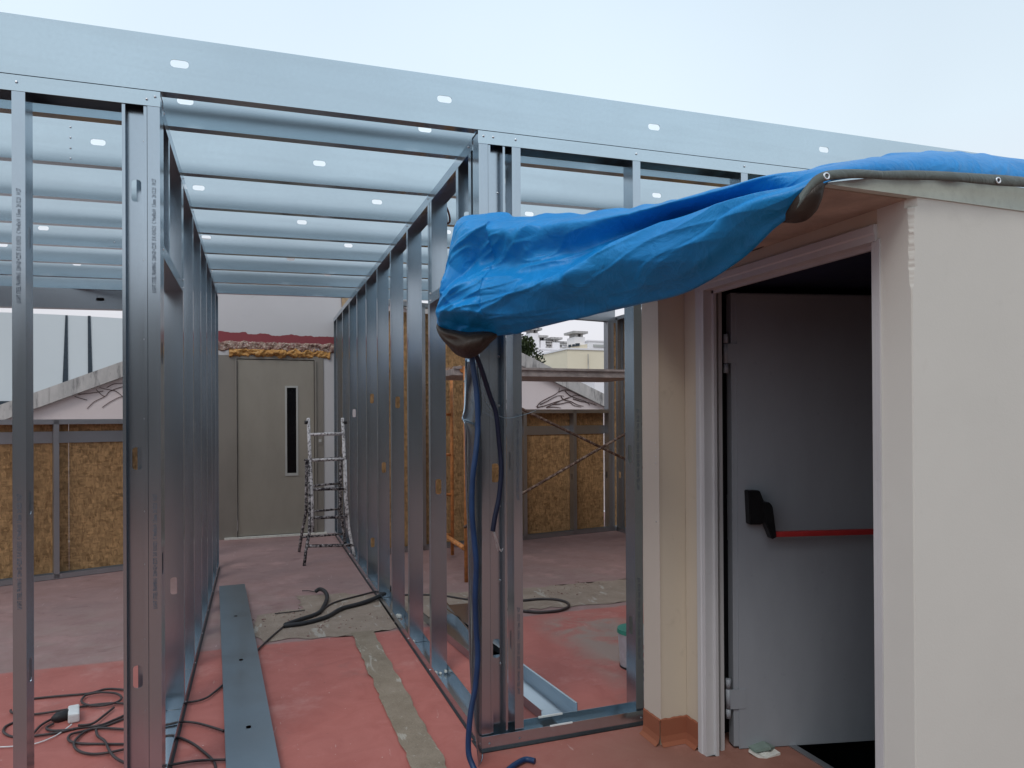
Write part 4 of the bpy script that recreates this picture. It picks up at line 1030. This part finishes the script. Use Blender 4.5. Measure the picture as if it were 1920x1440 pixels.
pw0 = F5(998, 1065)
bm = bbox((-.022, -.010, 0), (.022, .010, .085), .003, Matrix.Translation((pw0.x, pw0.y, .001)) @ Matrix.Rotation(-.2, 4, 'Z'))
o = obj('white_tag_box', bm, M['white_plastic']); tag(o, 'small white plastic box standing at the foot of the left corridor frame', 'box')
bm = bmesh.new()
tube(bm, catmull([F6(575, 447, .03), F6(600, 434, .05), F6(628, 448, .05), F6(640, 480, .03), F6(622, 530, .016), F6(585, 572, .016), F6(480, 608, .016), F6(405, 635, .016)], 8), .016, 10)
tube(bm, catmull([F6(395, 642, .016), F6(520, 625, .016), F6(640, 590, .016), F6(720, 545, .018), F6(830, 515, .02), F6(920, 480, .03), F6(990, 440, .045), F6(985, 420, .055), F6(945, 425, .06), F6(1020, 432, .05)], 8), .017, 10)
o = obj('black_conduit', bm, M['black_rubber']); tag(o, 'curled black conduit pieces rising from the concrete patch in the corridor', 'conduit')
bm = bmesh.new()
for s, r_ in (([(1010, 432), (940, 440), (820, 470), (700, 502), (640, 530), (600, 572)], .007), ([(345, 572), (430, 562), (515, 552)], .004), ([(500, 443), (535, 443), (572, 449)], .004), ([(400, 640), (340, 690), (260, 765), (200, 830)], .006)):
    obj('loose_wire', tube(bmesh.new(), catmull([F6(x, y, .012) for x, y in s], 6), r_, 8), M['dark_cord'], o)
bm = bmesh.new()
for i in range(260):
    cx, cy = rnd.choice(((.15, 5.3), (.3, 5.45), (.95, 4.95), (.98, 5.2), (2.6, 5.45), (2.3, 5.3), (.5, 5.0)))
    p = V(cx + rnd.gauss(0, .12), cy + rnd.gauss(0, .09), .006); r_ = .003 + .010 * rnd.random() ** 3
    bmesh.ops.create_icosphere(bm, subdivisions=1, radius=r_, matrix=Matrix.Translation(p) @ Matrix.Rotation(rnd.random() * 6, 4, 'Z') @ Matrix.Diagonal((1, .7, .6, 1)))
o = obj('masonry_crumbs', bm, M['rubble']); tag(o, 'scattered masonry crumbs and grit on the concrete patch', 'rubble', None, 'stuff')

# ring of cable and lead in the right room
c_ = fl(1035, 1134); bm = bmesh.new()
F8 = lambda x, y, z=.012: fl(780 + x / 3, 960 + y / 3, z)
tube(bm, catmull([F8(520, 505), F8(620, 497), (F8(700, 490)), F8(790, 493), F8(850, 510), F8(855, 535), F8(800, 555), F8(700, 563), F8(620, 558), F8(500, 545)], 8), .011, 8)
tube(bm, catmull([F8(-200, 470), F8(0, 465), F8(150, 470), F8(280, 490), F8(400, 500), F8(520, 490), F8(620, 497)], 8), .007, 8)
o = obj('cable_ring', bm, M['dark_cord']); tag(o, 'loop of dark cable on the concrete patch in the right room', 'cable')

o = obj('hanging_cable', tube(bmesh.new(), catmull([at(834, 383, 'y', 3.9), at(839, 393, 'y', 3.9), at(843, 406, 'y', 3.9), at(843, 416, 'y', 3.9), at(838, 418, 'y', 3.9), at(837, 404, 'y', 3.9)], 6), .006, 8), simple('brown_cable', (.12, .04, .03), .5))
tag(o, 'short brown cable end dangling under the joists above the tarpaulin', 'cable')

# ------------------------------------------------------------------ bucket and striped sack behind the right stud
c_ = V(2.06, 3.60, 0); bm = bmesh.new()
bmesh.ops.create_cone(bm, cap_ends=True, segments=28, radius1=.085, radius2=.098, depth=.20, matrix=Matrix.Translation(c_ + V(0, 0, .101)))
o = obj('paint_bucket', bm, M['bucket_tin'], None, False); tag(o, 'metal paint bucket with green lid half hidden behind the right front stud', 'bucket')
bm = bmesh.new(); bmesh.ops.create_cone(bm, cap_ends=True, segments=28, radius1=.104, radius2=.100, depth=.022, matrix=Matrix.Translation(c_ + V(0, 0, .212))); obj('lid', bm, M['green_lid'], o)
bm = bmesh.new(); bmesh.ops.create_cone(bm, cap_ends=False, segments=28, radius1=.0885, radius2=.0885, depth=.012, matrix=Matrix.Translation(c_ + V(0, 0, .007))); obj('bottom_rim', bm, M['black_rubber'], o)
c_ = V(1.96, 3.20, 0)
s_ = thing('striped_sack', 'pale sack with navy and red stripes standing behind the stair house pier', 'sack', c_)
obj('sack_body', bbox((c_.x - .12, c_.y - .08, .001), (c_.x + .16, c_.y + .10, .34), .02), M['sack'], s_)
for i, z in enumerate((.11, .15, .19, .23, .27)):
    bm = bbox((c_.x - .1225, c_.y - .083, z), (c_.x + .05, c_.y + .06, z + .02)); obj('stripe', bm, M['sack_red' if i > 2 else 'sack_navy'], s_)

# ------------------------------------------------------------------ stepladder
lad = thing('stepladder', 'paint splashed folding stepladder standing before the lift door', 'stepladder', (.7, 7.6, 0))
ft = {'fl': fl(570, 1064), 'fr': fl(667, 1055), 'bl': fl(561, 1034), 'br': fl(647, 1022)}
def lp(px, py, d0):  # point on the sight line at forward depth d0 (metres along the corridor axis y)
    return at(px, py, 'y', d0)
yf, yb = ft['fl'].y, ft['bl'].y
dl_ = lambda y: 7.2 + (1064 - y) / (1064 - 784) * .42     # front rails lean back going up
dr_ = lambda y: 7.32 + (1055 - y) / (1055 - 784) * .32
db_ = lambda y: 7.95 - (1034 - y) / (1034 - 860) * .22
def rail(pts, dd, r, name, m): obj(name, tube(bmesh.new(), [lp(x, y, dd(y)) for x, y in pts], r, 8), M[m], lad)
rail([(578, 784), (581, 860), (585, 930), (586, 998)], dl_, .017, 'rail', 'ladder_white')
rail([(642, 784), (646, 860), (648, 930), (652, 990)], dr_, .017, 'rail', 'ladder_white')
rail([(580, 862), (581, 930), (580, 1000), (574, 1030), (570, 1064)], dl_, .015, 'leg', 'ladder_black')
rail([(647, 862), (649, 930), (654, 990), (662, 1030), (667, 1055)], dr_, .015, 'leg', 'ladder_white')
rail([(575, 861), (574, 960), (566, 1000), (561, 1034)], db_, .016, 'leg', 'ladder_black')
rail([(639, 861), (638, 956), (645, 1000), (647, 1022)], lambda y: db_(y) + .1, .016, 'leg', 'ladder_black')
for y in (814, 862, 917, 970, 1023):
    xl, xr = (579, 645) if y < 930 else ((582, 651) if y < 1000 else (574, 663))
    obj('rung', rod(lp(xl, y + 1, dl_(y)), lp(xr, y - 1, dr_(y)), .016, 8), M['ladder_white' if y < 900 else 'ladder_black'], lad)
for y in (861, 909, 957, 1004):
    xl, xr = (575, 638) if y < 1000 else (565, 646)
    obj('rung', rod(lp(xl, y + 3, db_(y)), lp(xr, y - 3, db_(y) + .1), .012, 8), M['ladder_black'], lad)
for px, dd in ((574, dl_), (647, dr_)): obj('hinge_knob', rod(lp(px - 3, 792, dd(792)), lp(px + 3, 792, dd(792)), .02, 10), M['black_rubber'], lad)
obj('hinge_bar', rod(lp(572, 863, dl_(860)), lp(574, 862, db_(862)), .012, 8), M['ladder_black'], lad); obj('hinge_bar', rod(lp(650, 861, dr_(860)), lp(639, 861, db_(862) + .1), .012, 8), M['ladder_black'], lad)

# ------------------------------------------------------------------ scaffold in the right room
sc = thing('scaffold', 'orange scaffold tower with crossed braces standing in the right room', 'scaffold', (2.6, 6.4, 0))
U1 = at(848, 1000, 'y', 7.05); U2 = at(815, 1000, 'y', 7.05); U3 = at(870, 1000, 'y', 5.95)
x3 = 1.735
def up(x, y, z0, z1, r=.018, name='upright'): obj(name, rod((x, y, z0), (x, y, z1), r, 12), M['orange'], sc)
up(U1.x, 7.05, .03, 1.9); up(U2.x, 7.05, .03, 1.9); up(x3, 5.97, .0, 1.9); up(at(1192, 900, 'y', 5.97).x, 5.97, .0, 1.9); up(at(1190, 900, 'y', 7.05).x, 7.05, .0, 1.9)
for y in (777, 853, 928, 1003): obj('rung', rod((U2.x, 7.05, at(830, y, 'y', 7.05).z), (U1.x, 7.05, at(830, y, 'y', 7.05).z), .016, 10), M['orange'], sc)
obj('base_tube', rod(at(828, 1000, 'y', 7.0), at(871, 1028, 'y', 5.97), .022, 12), M['orange'], sc)
bm = rod(at(828, 699, 'y', 7.0), at(868, 693, 'y', 5.97), .026, 12); obj('top_tube', bm, M['orange'], sc)
bm = bmesh.new(); a = at(828, 699, 'y', 7.0); b = at(866, 693, 'y', 6.0); n = 150
tube(bm, [a.lerp(b, i / n) + V(math.cos(i * .5) * .006, 0, 0) * 0 + Matrix.Rotation(i * .55, 3, (b - a)) @ V(0, 0, .032) for i in range(n + 1)], .008, 6); obj('rope_wrap', bm, M['rope'], sc)
for (p, q) in (((870, 714), (1228, 888)), ((870, 989), (1228, 781))):
    obj('cross_brace', rod(at(*p, 'y', 5.93), at(*q, 'y', 5.95), .013, 10), M['brace'], sc)
zd0 = at(1000, 706, 'y', 6.0).z; zd1 = at(1000, 690, 'y', 6.0).z; xr = at(1214, 698, 'y', 6.0).x
obj('deck_plank', bbox((x3 - .1, 6.0, zd0 + .004), (xr, 6.9, zd1 - .018), .004), M['scaf_deck'], sc)
bm = bmesh.new(); box(bm, (x3 - .1, 5.975, zd0), (xr, 5.999, zd0 + .016)); box(bm, (x3 - .1, 5.985, zd0 + .017), (xr, 5.999, zd1 - .022)); box(bm, (x3 - .1, 5.970, zd1 - .021), (xr, 5.999, zd1)); obj('deck_edge', bm, M['scaf_deck'], sc)

# ------------------------------------------------------------------ outside: neighbour gable, hall, buildings, tree
YG = 12.0
gb = thing('gabled_building', 'neighbouring pink gabled wall with weathered concrete coping behind the terrace', 'building', (1.8, YG, 0))
ax = 1.75; az = at(63, 743, 'y', YG).z + (ax - at(63, 743, 'y', YG).x) * .418
lx, lz = -6.5, 0; lz = az - (ax - lx) * .418; rx = 9.5; rz = az - (rx - ax) * .436
az2 = at(980, 661, 'y', YG).z + (at(980, 661, 'y', YG).x - ax) * .436
az = max(az, az2); 
lz = at(63, 743, 'y', YG).z - (at(63, 743, 'y', YG).x - lx) * .41; rz = at(1137, 739, 'y', YG).z - (rx - at(1137, 739, 'y', YG).x) * .45
bm = prism([V(lx, YG + .06, -12), V(rx, YG + .06, -12), V(rx, YG + .06, rz - .1), V(ax, YG + .06, az - .1), V(lx, YG + .06, lz - .1)], (0, 8, 0)); obj('gable_wall', bm, M['gable'], gb)
for (p, q, nm) in (((lx, lz), (ax, az), 'coping'), ((ax, az), (rx, rz), 'coping')):
    d = V(q[0] - p[0], 0, q[1] - p[1]); L = d.length; nseg = int(L / .9); 
    for i in range(nseg):
        a = V(p[0], 0, p[1]) + d * (i / nseg) ; b = V(p[0], 0, p[1]) + d * ((i + 1) / nseg) - d.normalized() * .004
        j = rnd.uniform(-.004, .004)
        bm = prism([a + V(0, YG - .04 + j, -.235), b + V(0, YG - .04 + j, -.235), b + V(0, YG - .04 + j, 0), a + V(0, YG - .04 + j, 0)], (0, .36, 0))
        obj('coping', bm, M['coping'], gb)
G4 = lambda x, y: at(960 + x / 6.55, 580 + y / 6.55, 'y', YG + .05)
bm = bmesh.new()
vs = [[(305, 1195), (340, 1150), (420, 1100), (520, 1050), (570, 1010), (585, 960)], [(345, 1170), (430, 1130), (500, 1090), (570, 1060), (640, 1065)], [(305, 1205), (380, 1190), (470, 1160), (560, 1130), (680, 1095), (760, 1060), (830, 1065)],
      [(430, 1200), (540, 1150), (620, 1110), (700, 1080)], [(570, 1015), (650, 990), (740, 1010), (830, 1060), (920, 1100)], [(600, 1070), (640, 1110), (720, 1130), (800, 1170), (880, 1190)], [(500, 1170), (600, 1160), (700, 1140), (760, 1180), (850, 1200)], [(420, 1205), (520, 1200), (600, 1210)], [(650, 1000), (700, 1050), (780, 1090), (900, 1130), (960, 1180)], [(750, 1100), (850, 1130), (950, 1150), (1040, 1180)]]
for s in vs: tube(bm, catmull([G4(*p) for p in s], 5), .012, 5, True, lambda t: .010 - .006 * t)
G5 = lambda x, y: at(x / 3, 480 + y / 3, 'y', YG + .05)
for s in [[(490, 858), (530, 820), (590, 790), (620, 760), (690, 735)], [(575, 852), (620, 820), (670, 795), (695, 790)], [(420, 790), (450, 800), (490, 810)], [(560, 740), (600, 750), (650, 760), (690, 790)], [(600, 740), (640, 720), (690, 715)], [(440, 780), (520, 770), (580, 760)], [(540, 750), (570, 780), (590, 790)]]:
    tube(bm, catmull([G5(*p) for p in s], 5), .0045, 5)
o = obj('climbing_vine', bm, simple('bare_vine_stems', (.09, .055, .05), .9, 0, .2, 10, 0)); tag(o, 'bare climbing vine stems spreading over the pink gable wall', 'vine')

# the house behind the photographer that the steel reflects
rb = thing('rear_house', 'dark beige rendered house standing behind the photographer', 'building', (-1, -7.4, 0))
bm = bmesh.new(); box(bm, (-11.5, -9.6, 0), (8.5, -7.4, 3.4)); obj('wall', bm, M['rear_wall'], rb)
bm = bmesh.new(); box(bm, (-11.7, -9.7, 3.401), (8.7, -7.2, 3.5)); obj('roof_slab', bm, M['coping'], rb)
for x in (-9, -6, -3, 0, 3, 6):
    bm = bmesh.new(); box(bm, (x, -7.399, .9), (x + 1.3, -7.36, 2.3)); w_ = obj('window', bm, M['casing'], rb)
    bm = bmesh.new(); box(bm, (x + .08, -7.359, .98), (x + 1.22, -7.35, 2.22)); obj('pane', bm, M['glass_black'], w_)

# white hall with curved roof and two dark slits
hall = thing('white_hall', 'large white hall with curved top and two tall dark slits', 'building', (-8, 30, -12))
def hz(x): return 5.32 - .0045 * (x + 8.2) ** 2 
pts = [V(-30, 30, -12)] + [V(-30 + i * .8, 30, max(hz(-30 + i * .8), 1)) for i in range(46)] + [V(6, 30, -12)]
obj('hall_wall', prism(pts, (0, 14, 0)), M['hall_white'], hall)
for (a, b) in (((at(122.5, 591, 'y', 29.97), at(126.5, 591, 'y', 29.97)), (at(116, 724, 'y', 29.97), at(127.5, 724, 'y', 29.97))), ((at(164.5, 592, 'y', 29.97), at(169.5, 592, 'y', 29.97)), (at(165, 710, 'y', 29.97), at(174, 710, 'y', 29.97)))):
    bm = prism([b[0] + V(0, 0, -.4), b[1] + V(0, 0, -.4), a[1], a[0]], (0, .06, 0)); obj('slit', bm, M['slit'], hall)
bm = prism([V(-30, 29.9, at(0, 752, 'y', 29.9).z - .3), V(-7.9, 29.9, at(0, 752, 'y', 29.9).z - .3), V(-7.9, 29.9, at(0, 752, 'y', 29.9).z), V(-30, 29.9, at(0, 752, 'y', 29.9).z)], (0, .08, 0)); obj('dark_base', bm, M['slit'], hall)

# far houses on the right
def far_block(name, label, x0, x1, y, z1, m, depth=8, z0=-12, extra=None):
    t = thing(name, label, 'building', ((x0 + x1) / 2, y, z0)); bm = bmesh.new(); box(bm, (x0, y, z0), (x1, y + depth, z1)); obj('wall', bm, m, t)
    bm = bmesh.new(); box(bm, (x0 - .05, y - .05, z1 + .001), (x1 + .05, y + depth + .05, z1 + .08)); obj('roof_cap', bm, M['white_far'], t)
    return t
Q = lambda x, y, Y: at(960 + x / 6.55, 580 + y / 6.55, 'y', Y)
def chim(t, x0, x1, ytop, ybase, Y, cap=True, m='white_far'):
    a, b = Q(x0, ytop, Y), Q(x1, ybase, Y); bm = bmesh.new(); box(bm, (a.x, Y + .3, b.z), (b.x, Y + 1.2, a.z)); ch = obj('chimney', bm, M[m], t)
    if cap:
        w_ = (b.x - a.x); bm = bmesh.new(); box(bm, (a.x + .08, Y + .35, a.z + .001), (a.x + .2, Y + 1.1, a.z + .16)); box(bm, (b.x - .2, Y + .35, a.z + .001), (b.x - .08, Y + 1.1, a.z + .16)); box(bm, (a.x - .12, Y + .2, a.z + .161), (b.x + .12, Y + 1.3, a.z + .27)); obj('chimney_cap', bm, M['coping'], ch)
Y2 = 30
a = Q(680, 500, Y2); b = Q(1300, 500, Y2)
t = far_block('cream_building', 'cream far building with dark openings under its stepped roof', a.x, b.x + 3, Y2, Q(900, 500, Y2).z, M['cream_far'])
bm = prism([Q(680, 500, Y2 - .01), Q(925, 500, Y2 - .01), Q(925, 425, Y2 - .01), Q(690, 468, Y2 - .01)], (0, 3, 0)); obj('stair_tower', bm, M['cream_far'], t)
for x0, y0_, x1, y1_ in ((695, 435, 728, 468), (742, 430, 772, 460), (780, 418, 832, 452)):
    bm = prism([Q(x0, y1_, Y2 - .06), Q(x1, y1_ - 6, Y2 - .06), Q(x1, y0_ - 4, Y2 - .06), Q(x0, y0_, Y2 - .06)], (0, .04, 0)); obj('opening', bm, M['slit'], t)
bm = bmesh.new(); p = Q(928, 500, Y2 - .05); q = Q(934, 700, Y2 - .05); box(bm, (p.x, p.y - .06, q.z - 3), (q.x, p.y, Q(928, 550, Y2).z)); obj('drain_pipe', bm, M['coping'], t)
chim(t, 805, 930, 328, 430, Y2)
bm = bmesh.new(); p = Q(748, 675, 28); q = Q(768, 715, 28); 
t2 = far_block('white_building', 'white far building with wide chimney stack and rooftop parapet', Q(110, 500, 34).x, Q(690, 500, 34).x, 34, Q(560, 498, 34).z, M['white_far'])
chim(t2, 252, 365, 282, 500, 34); chim(t2, 525, 615, 398, 500, 34); chim(t2, 378, 440, 375, 500, 34, True)
bm = bmesh.new()
for x in (405, 480, 640, 760): p = Q(x, 400, 34); box(bm, (p.x, 34.5, Q(x, 500, 34).z), (p.x + .1, 34.6, Q(x, 400, 34).z))
for yv in (385, 405, 455): p = Q(400, yv, 34); q = Q(765, yv, 34); box(bm, (p.x, 34.4, q.z - .12), (q.x, 34.7, q.z))
obj('roof_pergola', bm, M['coping'], t2)
t3 = far_block('pink_white_building', 'pink white far block with long blind recess behind the cream building', Q(935, 400, 40).x, Q(1400, 400, 40).x + 3, 40, Q(1100, 398, 40).z, M['white_far'])
bm = bmesh.new(); p = Q(1005, 430, 39.9); q = Q(1135, 462, 39.9); box(bm, (p.x, 39.93, q.z), (q.x, 39.99, p.z)); obj('recess', bm, M['lift_glass_trim'], t3)
t4 = far_block('low_white_building', 'low white outbuilding just beyond the right coping', Q(820, 800, 22).x, Q(1010, 800, 22).x, 22, Q(900, 780, 22).z, M['white_far'], 3)
t5 = far_block('small_white_shed', 'small white rooftop box with grey lid beside the window post', Q(1015, 840, 20).x, Q(1300, 840, 20).x, 20, Q(1100, 838, 20).z, M['white_far'], 3)

# tree
def tree():
    c0 = at(985, 668, 'y', 20); t = thing('leafy_tree', 'dark green tree crown above the right coping', 'tree', (c0.x, 20, -12))
    obj('trunk', tube(bmesh.new(), [(c0.x - .3, 20.2, -12), (c0.x - .2, 20.1, -4), (c0.x - .25, 20.2, 1.2), (c0.x - .2, 20.1, 2.6)], .2, 10, True, lambda s: .3 - .18 * s), simple('bark', (.10, .08, .06), .9), t)
    bm = bmesh.new(); n = 0; cs = [(-.55, .1, .1, .55), (-.1, 0, .0, .5), (.25, .1, -.15, .42), (-.35, -.1, .32, .35), (.05, .0, .28, .28), (-1.0, .2, -.2, .6), (.35, -.05, -.38, .25), (-.3, 0, -.5, .5), (-1.3, 0, .3, .5)]
    while n < 4200:
        cx, cy, cz, r = rnd.choice(cs); d = V(rnd.gauss(0, 1), rnd.gauss(0, 1), rnd.gauss(0, 1)).normalized() * r * (rnd.random() ** .35) * (1 + .25 * noise.noise(V(cx * 3 + n, 0, 0)))
        p = c0 + V(cx, cy, cz + .05) + d
        s_ = rnd.uniform(.035, .07); q = V(rnd.gauss(0, 1), rnd.gauss(0, 1), rnd.gauss(0, 1)).normalized(); w = q.cross(V(rnd.random(), rnd.random(), 1)).normalized()
        vsx = [bm.verts.new(p + q * s_), bm.verts.new(p + w * s_ * .5), bm.verts.new(p - q * s_), bm.verts.new(p - w * s_ * .5)]; bm.faces.new(vsx); n += 1
    n_ = NT('dark_leaves'); f = n_.noise(n_.coord(), 3, 3); m = n_.out(n_.mix(n_.rng(f, .35, .65), (.025, .04, .015), (.06, .08, .03)), .6, 0, .3)
    o = obj('crown', bm, m, t); o['kind'] = 'stuff'
tree()

# ------------------------------------------------------------------ groups of repeated things
GROUPS = {'steel_wall_frame': 'steel stud wall frames of the extension', 'strand_board_wall': 'strand board walls round the rooms', 'loose_channel': 'steel channels lying on the floor'}
for o in list(COL.objects):
    if o.parent is None:
        g = GROUPS.get(o.name.split('.')[0])
        if g: o['group'] = g
        if o.name.split('.')[0] in ('cream_building', 'white_building', 'pink_white_building', 'low_white_building', 'small_white_shed'): o['group'] = 'far pale buildings beyond the gable'
